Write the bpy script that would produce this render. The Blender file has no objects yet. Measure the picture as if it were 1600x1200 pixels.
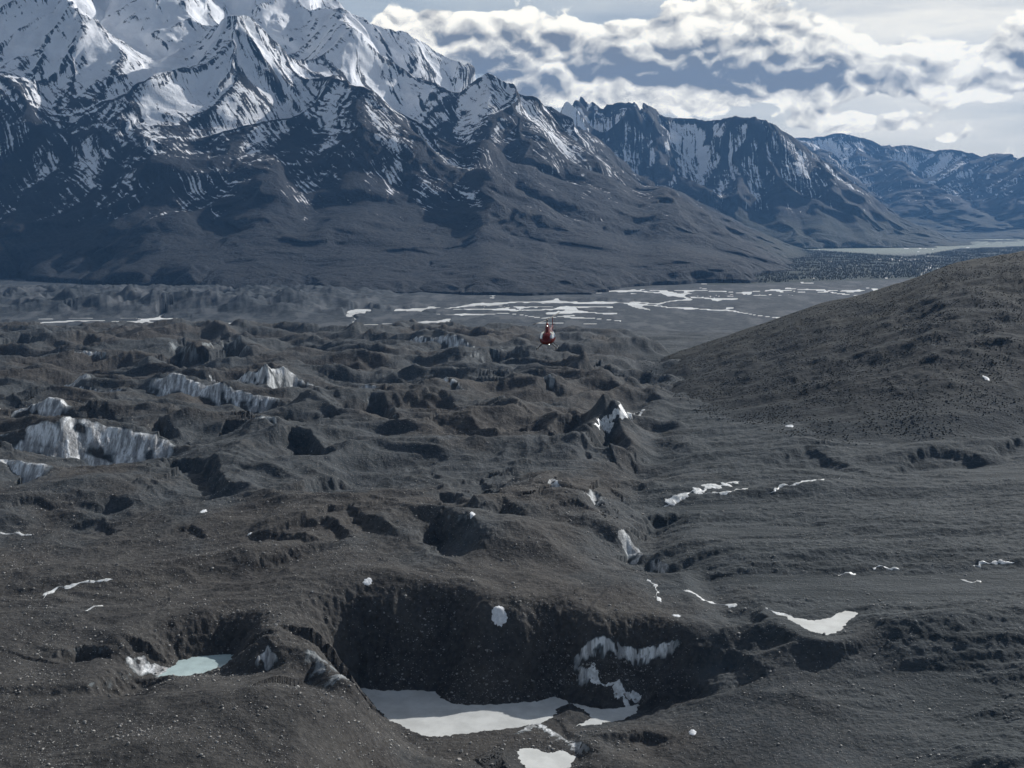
import bpy, bmesh, math, random
import numpy as np
F32=np.float32
from mathutils import Vector, Matrix
sc=bpy.context.scene
# ------------------------------------------------------------------ camera
HC=350.; F=1700.; TH=math.atan(265/F); CT,ST=math.cos(TH),math.sin(TH)
cam=bpy.data.objects.new("camera",bpy.data.cameras.new("camera")); sc.collection.objects.link(cam)
cam.location=(0,0,HC); cam.rotation_euler=(math.pi/2-TH,0,0)
cam.data.sensor_width=36; cam.data.lens=36*F/1600; cam.data.clip_start=1; cam.data.clip_end=80000
sc.camera=cam
sc.render.resolution_x=1024; sc.render.resolution_y=768
# ------------------------------------------------------------------ light
SUN_EL=math.radians(31); SUN_AZ=math.radians(46)      # azimuth clockwise from the view direction (+Y)
SKY_STRENGTH=.05
sc.view_settings.view_transform='Standard'; sc.view_settings.look='None'
sc.view_settings.gamma=1; sc.view_settings.exposure=-0.02
sl=bpy.data.lights.new("sun","SUN"); sl.energy=5.0; sl.angle=math.radians(.6); sl.color=(1,.98,.95)
sun=bpy.data.objects.new("sun",sl); sc.collection.objects.link(sun)
sd=Vector((math.sin(SUN_AZ)*math.cos(SUN_EL),math.cos(SUN_AZ)*math.cos(SUN_EL),math.sin(SUN_EL)))
sun.rotation_euler=sd.to_track_quat('Z','Y').to_euler()

class NT:
    """small helper to write node trees"""
    def __init__(s,t): s.t=t; t.nodes.clear()
    def n(s,ty,ins=None,**kw):
        nd=s.t.nodes.new(ty)
        for k,v in kw.items(): setattr(nd,k,v)
        for k,v in (ins or {}).items():
            sk=nd.inputs[k]
            if isinstance(v,bpy.types.NodeSocket): s.t.links.new(v,sk)
            elif isinstance(v,bpy.types.Node): s.t.links.new(v.outputs[0],sk)
            else:
                if sk.type=='RGBA' and len(v)==3: v=(*v,1)
                sk.default_value=v
        return nd
    def m(s,op,a,b=0.,c=0.,clamp=False):
        nd=s.n('ShaderNodeMath',{0:a,1:b,2:c},operation=op,use_clamp=clamp); return nd.outputs[0]
    def ss(s,x,a,b,lo=0.,hi=1.):
        return s.n('ShaderNodeMapRange',{'Value':x,'From Min':a,'From Max':b,'To Min':lo,'To Max':hi},interpolation_type='SMOOTHSTEP').outputs[0]
    def lin(s,x,a,b,lo=0.,hi=1.):
        return s.n('ShaderNodeMapRange',{'Value':x,'From Min':a,'From Max':b,'To Min':lo,'To Max':hi}).outputs[0]
    def mix(s,f,a,b,mode='MIX'):
        nd=s.n('ShaderNodeMix',data_type='RGBA',blend_type=mode)
        for k,v in ((0,f),(6,a),(7,b)):
            sk=nd.inputs[k]
            if isinstance(v,bpy.types.NodeSocket): s.t.links.new(v,sk)
            elif sk.type=='RGBA': sk.default_value=(*v,1) if len(v)==3 else v
            else: sk.default_value=v
        return nd.outputs[2]
    def noise(s,vec,scale,detail=5.,rough=.5,dist=0.):
        return s.n('ShaderNodeTexNoise',{'Vector':vec,'Scale':scale,'Detail':detail,'Roughness':rough,'Distortion':dist}).outputs[0]
    def mapp(s,vec,scale=(1,1,1),loc=(0,0,0),rot=(0,0,0)):
        return s.n('ShaderNodeMapping',{'Vector':vec,'Scale':scale,'Location':loc,'Rotation':rot}).outputs[0]

# ------------------------------------------------------------------ sky with clouds
w=bpy.data.worlds.new("World"); sc.world=w; w.use_nodes=True
T=NT(w.node_tree)
tc=T.n('ShaderNodeTexCoord').outputs['Generated']
sky=T.n('ShaderNodeTexSky',sky_type='NISHITA',sun_disc=False,sun_elevation=SUN_EL,sun_rotation=SUN_AZ,altitude=900.,dust_density=1.5,ozone_density=2.0).outputs[0]
nrm=T.n('ShaderNodeVectorMath',{0:tc},operation='NORMALIZE').outputs[0]
sx=T.n('ShaderNodeSeparateXYZ',{0:nrm})
az=T.m('ARCTAN2',sx.outputs[0],sx.outputs[1]); el=T.m('ARCSINE',sx.outputs[2])
def pxdir(px,py):
    x=(px-800)/F; y=-(py-600)/F; v=Vector((x,CT+y*ST,-ST+y*CT)).normalized()
    return math.atan2(v.x,v.y),math.asin(v.z)
def blob(px,py,rx,ry,amp=1.,tilt=0.):
    a,e=pxdir(px,py)
    dx=T.m('DIVIDE',T.m('SUBTRACT',az,a),rx/F)
    dy=T.m('SUBTRACT',el,e)
    if tilt: dy=T.m('ADD',dy,T.m('MULTIPLY',T.m('SUBTRACT',az,a),tilt))
    dy=T.m('DIVIDE',dy,ry/F)
    r=T.m('ADD',T.m('MULTIPLY',dx,dx),T.m('MULTIPLY',dy,dy))
    return T.m('MULTIPLY',T.m('EXPONENT',T.m('MULTIPLY',r,-1.)),amp)
def total(l):
    s=l[0]
    for b in l[1:]: s=T.m('ADD',s,b)
    return s
place=total([blob(1030,85,190,52,1.0),blob(790,55,150,48,.85),blob(1190,65,120,52,.8),blob(1350,100,110,48,.85),blob(900,128,190,30,.65),
             blob(660,40,80,24,.55),blob(1150,150,280,22,.55),blob(1320,190,100,15,1.05),blob(1375,200,60,8,.5),blob(1600,92,75,40,1.0),blob(1480,214,34,8,.6),blob(865,150,60,12,.5),blob(1560,140,70,18,.4),blob(960,160,50,9,.5),
             blob(720,5,60,16,-.6),blob(940,22,90,14,-.35)])
shade=total([blob(1050,116,190,22,.75),blob(770,92,90,30,.45),blob(1240,128,150,20,.4),blob(1230,52,70,28,.35),blob(1600,112,70,18,.5),blob(930,70,60,20,.3)])
# clouds elsewhere, outside the picture, so that ponds and streams have something to mirror
def blob2(a,e,rx,ry,amp):
    dx=T.m('DIVIDE',T.m('SUBTRACT',az,math.radians(a)),math.radians(rx)); dy=T.m('DIVIDE',T.m('SUBTRACT',el,math.radians(e)),math.radians(ry))
    return T.m('MULTIPLY',T.m('EXPONENT',T.m('MULTIPLY',T.m('ADD',T.m('MULTIPLY',dx,dx),T.m('MULTIPLY',dy,dy)),-1.)),amp)
outer=T.m('ADD',T.m('ADD',blob2(2,27,17,8,1.1),blob2(30,20,18,6,.9)),T.m('MULTIPLY',T.ss(el,.19,.30),.30))
nfar=T.ss(T.m('ABSOLUTE',az),.5,.7,0.,.28)
place=T.m('ADD',place,T.m('MAXIMUM',outer,nfar))
wq=T.n('ShaderNodeTexNoise',{'Vector':nrm,'Scale':30.,'Detail':2.,'Roughness':.6}).outputs[1]
wv=T.n('ShaderNodeVectorMath',{0:T.n('ShaderNodeVectorMath',{0:wq,1:(-.5,-.5,-.5)},operation='ADD').outputs[0],'Scale':.022},operation='SCALE').outputs[0]
nw=T.n('ShaderNodeVectorMath',{0:nrm,1:wv},operation='ADD').outputs[0]
def dens(off,dt,fine=True):
    q=T.n('ShaderNodeVectorMath',{0:nw,1:off},operation='ADD').outputs[0]
    q=T.mapp(q,(1,1,1.6))
    big=T.n('ShaderNodeTexNoise',{'Vector':q,'Scale':11.,'Detail':dt,'Roughness':.60}).outputs[0]
    v1=T.n('ShaderNodeTexVoronoi',{'Vector':q,'Scale':26.},feature='F1').outputs[0]; v1=T.m('MULTIPLY',T.m('SUBTRACT',T.m('MULTIPLY',v1,v1),.22),.30)
    v2=T.n('ShaderNodeTexVoronoi',{'Vector':q,'Scale':62.},feature='F1').outputs[0]; v2=T.m('MULTIPLY',T.m('SUBTRACT',T.m('MULTIPLY',v2,v2),.22),.12)
    return T.m('SUBTRACT',T.m('ADD',big,-.5),T.m('ADD',v1,v2))
n0=dens((0,0,0),8.); n1=dens((.0035,.0,.0065),6.)
raw=T.m('ADD',T.m('MULTIPLY',n0,2.0),place)
d=T.ss(raw,.27,.40)
thick=T.ss(raw,.50,1.30)
emb=T.m('MULTIPLY',T.m('SUBTRACT',n0,n1),5.2)
lit=T.lin(T.m('SUBTRACT',T.m('SUBTRACT',T.m('ADD',emb,.93),shade),T.m('MULTIPLY',thick,.40)),.0,1.05)
ccol=T.mix(lit,(.22,.222,.225),(1.5,1.40,1.18))
# thin veil
q=T.mapp(nrm,(1.2,1.2,9.),rot=(0,.03,0))
veil=T.noise(q,5.,4.,.55)
low=T.ss(el,-.02,.16,1.,0.)
veilf=T.m('ADD',T.lin(veil,.3,.62,.45,.95),T.m('MULTIPLY',low,.35),clamp=True)
glow=T.m('EXPONENT',T.m('MULTIPLY',T.m('POWER',T.m('DIVIDE',T.m('SUBTRACT',az,pxdir(1480,0)[0]),.22),2.),-1.))
vcol=T.mix(glow,(.60,.64,.64),(1.28,1.2,1.02))
vcol=T.mix(T.m('MULTIPLY',low,.55),vcol,(.62,.62,.58))
skyc=T.mix(1.,sky,(SKY_STRENGTH*1.0,SKY_STRENGTH*1.0,SKY_STRENGTH*1.0),'MULTIPLY')
bgc=T.mix(veilf,skyc,vcol)
# overhead and behind: mostly open sky, so shade stays dark
up=T.ss(el,.5,.8)
bgc=T.mix(T.m('MAXIMUM',T.m('MULTIPLY',up,.9),T.m('MULTIPLY',T.ss(T.m('ABSOLUTE',az),.6,1.3),.75)),bgc,skyc)
front=T.ss(T.m('ABSOLUTE',az),1.2,2.2,1.,.25)
cw=T.m('MULTIPLY',T.m('MULTIPLY',d,T.m('SUBTRACT',1.,T.m('MULTIPLY',up,.8))),front)
col=T.mix(T.ss(el,-.03,-.005,1.,0.),T.mix(cw,bgc,ccol),(.05,.055,.06))
bg=T.n('ShaderNodeBackground',{'Color':col,'Strength':1.0})
T.n('ShaderNodeOutputWorld',{'Surface':bg})
w.cycles.sampling_method='MANUAL'; w.cycles.sample_map_resolution=1024

# ------------------------------------------------------------------ objects: names, labels
def tag(o,label=None,cat=None,group=None,kind=None):
    if label: o['label']=label
    if cat: o['category']=cat
    if group: o['group']=group
    if kind: o['kind']=kind
    return o
def link(name,me,mat=None,parent=None,smooth=True):
    o=bpy.data.objects.new(name,me); sc.collection.objects.link(o)
    if mat: me.materials.append(mat)
    if parent: o.parent=parent
    if smooth and len(me.polygons): me.polygons.foreach_set('use_smooth',np.ones(len(me.polygons),bool))
    return o
def mesh_np(name,co,faces,attrs=None):
    me=bpy.data.meshes.new(name); k=faces.shape[1]
    me.vertices.add(len(co)); me.vertices.foreach_set('co',co.astype(np.float32).ravel())
    me.loops.add(faces.size); me.loops.foreach_set('vertex_index',faces.astype(np.int32).ravel())
    me.polygons.add(len(faces)); me.polygons.foreach_set('loop_start',np.arange(0,faces.size,k,dtype=np.int32))
    me.update(calc_edges=True)
    for a,v in (attrs or {}).items():
        at_=me.attributes.new(a,'FLOAT','POINT'); at_.data.foreach_set('value',v.astype(np.float32).ravel())
    return me
def grid_faces(ny,nx):
    i=np.arange(ny*nx).reshape(ny,nx)
    return np.stack([i[:-1,:-1],i[:-1,1:],i[1:,1:],i[1:,:-1]],-1).reshape(-1,4)
def submesh(name,co,faces,attrs):
    u,inv=np.unique(faces,return_inverse=True)
    return mesh_np(name,co[u],inv.reshape(faces.shape),{k:v[u] for k,v in attrs.items()})

# ------------------------------------------------------------------ terrain maths
F32=np.float32
def pn(x,y,seed=0):
    """gradient noise, about -0.7..0.7"""
    x=np.asarray(x,dtype=np.float64); y=np.asarray(y,dtype=np.float64)
    xi=np.floor(x); yi=np.floor(y)
    xf=(x-xi).astype(F32); yf=(y-yi).astype(F32)
    xi=xi.astype(np.int64); yi=yi.astype(np.int64)
    def g(ix,iy,dx,dy):
        h=(ix*374761393+iy*668265263+seed*982451653)&0x7fffffff
        h=((h^(h>>13))*1274126177)&0x7fffffff
        h=(h^(h>>16))&255
        return GX[h]*dx+GY[h]*dy
    u=xf*xf*xf*(xf*(xf*6-15)+10); v=yf*yf*yf*(yf*(yf*6-15)+10)
    a=g(xi,yi,xf,yf); b=g(xi+1,yi,xf-1,yf); c=g(xi,yi+1,xf,yf-1); d=g(xi+1,yi+1,xf-1,yf-1)
    a=a+(b-a)*u; c=c+(d-c)*u
    return a+(c-a)*v
_an=np.arange(256)*(2*math.pi/256)
GX=np.cos(_an).astype(F32); GY=np.sin(_an).astype(F32)
def fbm(x,y,o=5,seed=0,gain=.5,lac=2.03,ridge=False):
    s=0; a=1.; 
    for i in range(o):
        n=pn(x,y,seed+i*17)
        if ridge: n=(.35-np.abs(n))
        s=s+a*n; a*=gain; x,y=x*lac*.8+y*lac*.6,-x*lac*.6+y*lac*.8
    return s
def sstep(a,b,x):
    t=np.clip((x-a)/(b-a),0,1); return t*t*(3-2*t)
def blur(h,r):
    r=int(r)
    if r<1: return h
    for _ in range(2):
        for ax in (0,1):
            p=np.pad(h,[(r+1,r) if i==ax else (0,0) for i in (0,1)],mode='edge')
            c=np.cumsum(p,axis=ax)
            h=(np.take(c,range(2*r+1,c.shape[ax]),axis=ax)-np.take(c,range(0,c.shape[ax]-2*r-1),axis=ax))/(2*r+1)
    return h
def up2(h,shape):
    ny,nx=shape; y=np.linspace(0,h.shape[0]-1,ny); x=np.linspace(0,h.shape[1]-1,nx)
    y0=np.minimum(y.astype(int),h.shape[0]-2); x0=np.minimum(x.astype(int),h.shape[1]-2)
    fy=(y-y0)[:,None]; fx=(x-x0)[None]
    g=lambda a,b:h[np.ix_(y0+a,x0+b)]
    return (g(0,0)*(1-fx)+g(0,1)*fx)*(1-fy)+(g(1,0)*(1-fx)+g(1,1)*fx)*fy
def flow(h,fixed,cell,rng=None,jit=.5):
    ny,nx=h.shape; N=ny*nx; idx=np.arange(N).reshape(ny,nx)
    hp=np.pad(h,1,mode='constant',constant_values=1e9)
    best=np.full(h.shape,1e-9); rc=idx.copy(); ds=np.full(h.shape,cell*1.)
    for dy in (-1,0,1):
        for dx in (-1,0,1):
            if dx==0 and dy==0: continue
            L=cell*math.hypot(dx,dy)
            s=(h-hp[1+dy:1+dy+ny,1+dx:1+dx+nx])/L
            w=s if rng is None else s*(1+jit*(rng.random(h.shape,dtype=np.float32)-.5))
            m=(w>best)&(s>1e-9)
            best=np.where(m,w,best); rc=np.where(m,idx+dy*nx+dx,rc); ds=np.where(m,L,ds)
    rc=np.where(fixed,idx,rc).ravel(); root=rc==np.arange(N)
    A=np.full(N,cell*cell*1.); p=np.where(root,N,rc)
    for k in range(13):
        q=np.append(p,N)
        add=np.bincount(p,weights=A,minlength=N+1)[:N]
        A=A+add; p=q[p]
        if (p==N).all(): break
    return rc,ds.ravel(),A,root
def relax(h,tal,c,n):
    for _ in range(n):
        p=np.pad(h,1,mode='edge'); ny,nx=h.shape
        for dy,dx in ((0,1),(1,0),(1,2),(2,1),(0,0),(0,2),(2,0),(2,2)):
            L=c*tal*(1. if (dy==1 or dx==1) else 1.414)
            h=np.minimum(h,p[dy:dy+ny,dx:dx+nx]+L)
    return h
def erode(Uf,Ff,x0,y0,W,D,cell,levels,iters,H0f,kk=1.,tal=.9,seed=1):
    """stream power erosion of an uplifting block, coarse to fine"""
    h=None; rng=np.random.default_rng(seed)
    for li,(lv,it) in enumerate(zip(levels,iters)):
        c=cell*lv; nx=int(W/c)+1; ny=int(D/c)+1
        X,Y=np.meshgrid(x0+np.arange(nx)*c,y0+np.arange(ny)*c)
        U=Uf(X,Y); fx=Ff(X,Y)
        nz=fbm(X/(c*9),Y/(c*9),3,seed+li)
        if h is None: h=H0f(X,Y)+nz*c*.8
        else: h=up2(h,(ny,nx))+nz*c*.22
        h=np.where(fx,0,h); shp=h.shape
        for k in range(it):
            rc,ds,A,root=flow(h,fx,c,rng,1.2 if k<it-2 else .5)
            Kv=kk*np.sqrt(A)/ds
            b=np.where(root,0,Kv/(1+Kv)); a=(h.ravel()+U.ravel()*(~fx.ravel()))/np.where(root,1,1+Kv)
            p=rc.copy()
            for _ in range(12):
                a=a+b*a[p]
                b=b*b[p]; p=p[p]
                if b.max()<1e-6: break
            h=a
            for _ in range(4): h=np.minimum(h,h[rc]+tal*ds)
            h=h.reshape(shp); h=np.where(fx,0,h)
            if k>=it-3: h=relax(h,tal,c,8)
    rc,ds,A,root=flow(h,fx,c)
    return X,Y,h,A.reshape(shp)
def ray(px,py):
    x=(px-800)/F;y=-(py-600)/F
    Y=CT+y*ST;Z=-ST+y*CT
    return x/Y,Z/Y
def at(px,py,z=0.):
    a,t=ray(px,py);Y=(z-HC)/t
    return a*Y,Y
def to_px(X,Y,Z):
    """where a point of the place stands in the picture (used to look up traced river courses)"""
    t=(Z-HC)/Y; a=X/Y
    # t=(-ST+y*CT)/(CT+y*ST)
    y=(t*CT+ST)/(CT-t*ST); return 800+F*a*(CT+y*ST), 600-F*y
def seg_d(X,Y,pts):
    D=np.full(X.shape,1e12);V=np.zeros(X.shape)
    for p,q in zip(pts[:-1],pts[1:]):
        dx,dy=q[0]-p[0],q[1]-p[1];L=dx*dx+dy*dy+1e-9
        t=np.clip(((X-p[0])*dx+(Y-p[1])*dy)/L,0,1)
        d=(X-p[0]-t*dx)**2+(Y-p[1]-t*dy)**2
        m=d<D;D=np.where(m,d,D)
        if len(p)>2: V=np.where(m,p[2]+t*(q[2]-p[2]),V)
    return np.sqrt(D),V
def inside(X,Y,poly):
    c=np.zeros(X.shape,bool)
    for p,q in zip(poly,poly[1:]+poly[:1]):
        if p[1]==q[1]: continue
        m=((p[1]>Y)!=(q[1]>Y))&(X<(q[0]-p[0])*(Y-p[1])/(q[1]-p[1])+p[0])
        c^=m
    return c
def fit_skyline(X,Y,Z,pts,it=3,sm=3,lo=.4,hi=2.2):
    """scale the block so that its crest stands as high as the real one seen from the helicopter"""
    ta=np.array([ray(*p) for p in pts]); nb=260; a0,a1=-.62,.75
    a=X/np.maximum(Y,1); b=((a-a0)/(a1-a0)*nb).astype(int); ok=(b>=0)&(b<nb)&(Z>1)
    bc=(np.arange(nb)+.5)/nb*(a1-a0)+a0; tt=np.interp(bc,ta[:,0],ta[:,1])
    for _ in range(it):
        t=(Z-HC)/Y; o=np.lexsort((t[ok],b[ok])); bb=b[ok][o]; last=np.append(np.nonzero(np.diff(bb))[0],len(bb)-1)
        s=np.full(nb,np.nan); z=Z[ok][o][last]; y=Y[ok][o][last]; k=bb[last]
        s[k]=np.clip((HC+tt[k]*y)/np.maximum(z,20),lo,hi)
        g=~np.isnan(s); s=np.interp(np.arange(nb),np.nonzero(g)[0],s[g])
        s=blur(s[None].repeat(3,0),0)[0] if sm<1 else np.convolve(np.pad(s,sm*2,mode='edge'),np.hanning(sm*4+3)[1:-1]/np.hanning(sm*4+3).sum(),'valid')[:nb]
        Z=Z*np.interp(a,bc,s)
    return Z

# ------------------------------------------------------------------ materials of rock, snow, debris
def principled(T,**ins):
    b=T.n('ShaderNodeBsdfPrincipled',ins); T.n('ShaderNodeOutputMaterial',{'Surface':b.outputs[0]}); return b
def new_mat(name):
    m=bpy.data.materials.new(name); m.use_nodes=True; return m,NT(m.node_tree)
def mountain_mat(name,fine=1.,fall=45.):
    m,T=new_mat(name)
    P=T.n('ShaderNodeNewGeometry').outputs['Position']
    sn=T.n('ShaderNodeAttribute',attribute_name='snow').outputs['Fac']
    lowr=T.n('ShaderNodeAttribute',attribute_name='low').outputs['Fac']
    n1=T.noise(P,.006*fine,7.,.6); n2=T.noise(P,.045*fine,6.,.65); n3=T.noise(P,.16*fine,4.,.6)
    Pv=T.mapp(P,(1,1,.22)); n4=T.noise(Pv,.02*fine,6.,.7,.4)
    rock=T.mix(T.ss(n1,.35,.65),(.013,.018,.028),(.030,.034,.044))
    rock=T.mix(T.ss(n4,.5,.72),rock,(.008,.011,.018))
    deb=T.mix(T.ss(n2,.35,.65),(.012,.016,.023),(.033,.037,.044))
    base=T.mix(lowr,rock,deb)
    veg=T.n('ShaderNodeAttribute',attribute_name='veg').outputs['Fac']
    base=T.mix(veg,base,T.mix(n3,(.012,.020,.014),(.022,.030,.018)))
    # debris and snow lie in lines down the fall of the slope
    wob=T.n('ShaderNodeVectorMath',{0:P,1:T.n('ShaderNodeVectorMath',{0:T.n('ShaderNodeTexNoise',{'Vector':P,'Scale':.0022,'Detail':2.}).outputs[1],'Scale':90.},operation='SCALE').outputs[0]},operation='ADD').outputs[0]
    rot_=T.mapp(wob,(1,1,0),rot=(0,0,math.radians(fall)))
    st_=T.noise(T.mapp(rot_,(.0045*fine,.052*fine,1)),1.,5.,.62)
    fac_=T.noise(P,.0032,3.,.5)
    s=T.m('ADD',sn,T.m('ADD',T.m('MULTIPLY',T.m('SUBTRACT',st_,.5),T.lin(fac_,.35,.65,1.0,2.2)),T.m('ADD',T.m('MULTIPLY',T.m('SUBTRACT',n4,.5),1.05),T.m('ADD',T.m('MULTIPLY',T.m('SUBTRACT',n2,.5),.5),T.m('MULTIPLY',T.m('SUBTRACT',n3,.5),.5)))))
    base=T.mix(T.ss(st_,.5,.68,0.,.75),base,(.042,.047,.056))
    f=T.ss(s,.46,.54)
    dirt=T.mix(T.ss(n1,.45,.8),(.90,.91,.93),(.74,.74,.76))
    col=T.mix(f,base,dirt)
    h=T.m('ADD',T.m('ADD',T.m('MULTIPLY',n4,1.2),T.m('MULTIPLY',n2,.8)),T.m('MULTIPLY',n3,.5))
    bmp=T.n('ShaderNodeBump',{'Height':h,'Distance':20./fine,'Strength':T.m('SUBTRACT',.95,T.m('MULTIPLY',f,.55))})
    principled(T,**{'Base Color':col,'Roughness':.85,'Normal':bmp.outputs[0],'Specular IOR Level':.25})
    return m

def mountain(name,label,x0,y0,W,D,cell,base,back,ridges,U0,kk,tal,sky_pts,mat,snowf,warp=1.,seed=1,levels=(8,4,2,1),iters=(40,16,8,5),apron=(900,2000,.10),sm=3,blurr=1,zoff=-3.,tilt=(0.,0.)):
    poly=base+back
    def U(X,Y):
        d,_=seg_d(X,Y,base); n=fbm(X/900,Y/900,3,seed+5); u=0
        for pts,wd in ridges:
            r,rh=seg_d(X,Y,pts); u=np.maximum(u,(np.maximum(rh,0)/1800)**.8*np.exp(-(r/wd)**2))
        lo,hi,mn=apron
        return U0*u*(mn+(1-mn)*sstep(lo,hi,d+n*500))+2
    X,Y,h,A=erode(U,lambda X,Y:~inside(X,Y,poly),x0,y0,W,D,cell,levels,iters,lambda X,Y:sstep(0,4000,seg_d(X,Y,base)[0])*(1200+np.maximum(-3500,-(X-x0-W)*tilt[0])),kk=kk,tal=tal,seed=seed)
    ny,nx=h.shape
    X2=X+fbm(X/900,Y/900,4,31)*260*warp; Y2=Y+fbm(X/900+50,Y/900,4,37)*260*warp
    hs=blur(h,blurr); hs=hs+(blur(h,13)-hs)*sstep(1050,420,h)*(.88 if cell<10 else .5); B=blur(hs,45 if cell<10 else 20); hs=B+(hs-B)*(.50 if cell<10 else .72); lapl=(blur(hs,3)-hs)/cell
    gy,gx=np.gradient(hs,cell); slope=np.hypot(gx,gy)
    hs=fit_skyline(X2,Y2,hs,sky_pts,sm=sm); 
    hs=hs+fbm(X/70,Y/70,4,3,ridge=True)*(15 if cell<10 else 24)*sstep(300,800,hs)+fbm(X2/170,Y2/170,3,6,ridge=True)*16*sstep(30,300,hs)+fbm(X2/30,Y2/30,2,7)*3.*sstep(20,200,hs)
    at_=snowf(X2,Y2,hs,slope,lapl,A)
    Z=np.where(h<=0,-30,hs*sstep(-60,60,h)+zoff)
    co=np.stack([X2,Y2,Z],-1).reshape(-1,3); fc=grid_faces(ny,nx)
    keep=(Z.reshape(-1)[fc]>-25).any(1)
    me=submesh(name,co,fc[keep],{k:v.reshape(-1) for k,v in at_.items()})
    return tag(link(name,me,mat),label,'mountain',None,'structure')

# the big massif on the left
mm=mountain_mat('mountain_rock')
base1=[(-9000,5400)]+[at(*p) for p in [(-200,440),(0,438),(200,450),(500,460),(900,463),(1000,452),(1130,440),(1230,420),(1290,398),(1275,390)]]+[(3000,14000)]
def snow1(X,Y,h,sl,lap,A):
    z=h-X*.05+fbm(X/700,Y/700,4,77)*420
    s=.535+.44*np.clip((z-950)/850,-1,1)+np.clip(lap,-.12,.12)*1.5+.13*blur(np.log10(np.maximum(A,64)/9000),1)
    s=s-.20*sstep(.72,1.1,sl)*sstep(2400,1500,z)-.5*sstep(330,200,h)
    veg=sstep(1500,2600,X)*sstep(330,80,h+fbm(X/200,Y/200,3,9)*120)
    return {'snow':np.clip(s,-1,1.),'low':sstep(480,260,h+fbm(X/300,Y/300,3,8)*200),'veg':veg}
SP=[[(-6500,8200,2100),(-4200,7100,1250),(-2300,6300,620),(-800,5800,200)],
    [(-4900,9700,2600),(-3000,8400,1750),(-1000,7300,950),(800,6500,260)],
    [(-2800,10100,2300),(-1100,9000,1550),(600,8000,850),(1900,7300,200)],
    [(-900,10400,1850),(700,9400,1000),(2200,8600,280)]]
mountain('mountain','huge snow covered rocky mountain filling the upper left',-6400,4100,9800,9000,8.,base1,[(-9000,14000)],
  [([(-7500,9800,2900),(-4000,10300,2600),(-1800,10300,2200),(-300,10500,1700),(330,10600,1450),(1300,10300,800),(2700,10100,140)],1500)]+[(s,820) for s in SP],
  60,.16,.72,[(-300,-260),(0,-200),(250,-150),(400,-70),(500,-15),(530,5),(560,25),(600,45),(640,52),(700,90),(760,113),(800,135),(850,160),(900,190),(960,235),(1000,275),(1060,298),(1130,332),(1180,358),(1230,378),(1300,392)],
  mm,snow1,seed=3,sm=2,tilt=(.8,0.),apron=(200,1900,.16))
# the second mountain down the valley
base2=[(500,11200),(2500,11200),(4400,11600),(7000,14500),(8200,17000)]
def snow2(X,Y,h,sl,lap,A):
    z=h+fbm(X/900,Y/900,4,77)*500
    s=.52+.28*np.clip((z-1200)/900,-1,1)+np.clip(lap,-.15,.15)*1.3+.14*blur(np.log10(np.maximum(A,200)/30000),1)-.2*sstep(.75,1.1,sl)-.5*sstep(450,250,h)
    return {'snow':np.clip(s,-1,1.),'low':sstep(300,150,h),'veg':sstep(450,200,h+fbm(X/300,Y/300,3,9)*150)}
mm2=mountain_mat('far_mountain_rock',.6,90.)
mountain('mountain','blue jagged mountain with snow gullies in the middle distance',-400,10900,8600,6600,14.,base2,[(8200,18500),(500,18500)],
  [([(100,14000,2000),(1600,13600,1800),(2700,13200,1500),(3500,13000,1300),(4300,13200,900),(5200,14000,250)],1500)],
  60,.16,.75,[(700,140),(830,150),(868,148),(900,158),(935,166),(985,160),(1010,163),(1050,186),(1085,186),(1110,190),(1150,182),(1195,186),(1240,214),(1300,258),(1360,303),(1420,345),(1500,372)],
  mm2,snow2,seed=11,apron=(300,1200,.15),sm=1,warp=1.2)
# the last range
base3=[(2500,16500),(6000,16000),(14500,15000)]
def snow3(X,Y,h,sl,lap,A):
    r=snow2(X,Y,h-150,sl,lap,A/3); r['snow']=r['snow']-.02; r['veg']=sstep(550,250,h+fbm(X/300,Y/300,3,9)*150); return r
mountain('mountain','farthest hazy blue range with snow patches at the right edge',2500,15500,13500,9000,24.,base3,[(17500,26000),(2500,26000)],
  [([(3500,21000,2200),(6000,20000,2000),(9000,20000,1800),(14500,19000,1800)],2600)],
  60,.16,.7,[(1100,240),(1230,216),(1270,216),(1310,208),(1345,214),(1380,227),(1425,228),(1460,236),(1490,233),(1530,243),(1570,240),(1600,246),(1900,240)],
  mm2,snow3,seed=23,apron=(400,2000,.12),sm=1,warp=1.6,levels=(8,4,2,1),iters=(40,14,6,3))
# ------------------------------------------------------------------ the ground: one sheet from under the helicopter to the far valley
ZB=([0,600,1200,1800,2400,2750,3050,3300,60000],[96,96,93,80,68,54,6,0,0])
def zbase(X,Y):
    """ice surface falling away down the valley, with the low ground below right of the viewer"""
    hi=np.interp(X,[-20,40,100,140,260],[705,672,674,705,720]); lo=np.interp(X,[-20,40,100,140,260],[600,628,624,585,540])
    return np.interp(Y,*ZB)-(38-14*sstep(70,170,X))*sstep(-105,-45,X)*sstep(0,1,(hi-Y)/(hi-lo))
def on(px,py,dz=0.):
    """ground point (x,y) seen at a picture position, dz above the base surface"""
    a,t=ray(px,py); Y=1000.
    for _ in range(60): Y=.5*Y+.5*float(zbase(np.array(a*Y),np.array(Y))+dz-HC)/t
    return a*Y,Y
def on2(px,py,dz=0.):
    """point of the finished surface seen at a picture position, if the surface there is raised by dz"""
    a,t=ray(px,py); c=np.interp(a,aa,np.arange(NXg)); c0=int(min(max(c,0),NXg-2)); f_=c-c0
    p=Z[:,c0]*(1-f_)+Z[:,c0+1]*f_+dz-(HC+t*Yr); k=np.nonzero(p>0)[0]
    if len(k)==0 or k[0]==0: return on(px,py,dz)
    i=k[0]; w_=-p[i-1]/(p[i]-p[i-1]); y=Yr[i-1]+(Yr[i]-Yr[i-1])*w_
    return a*y,y
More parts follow.
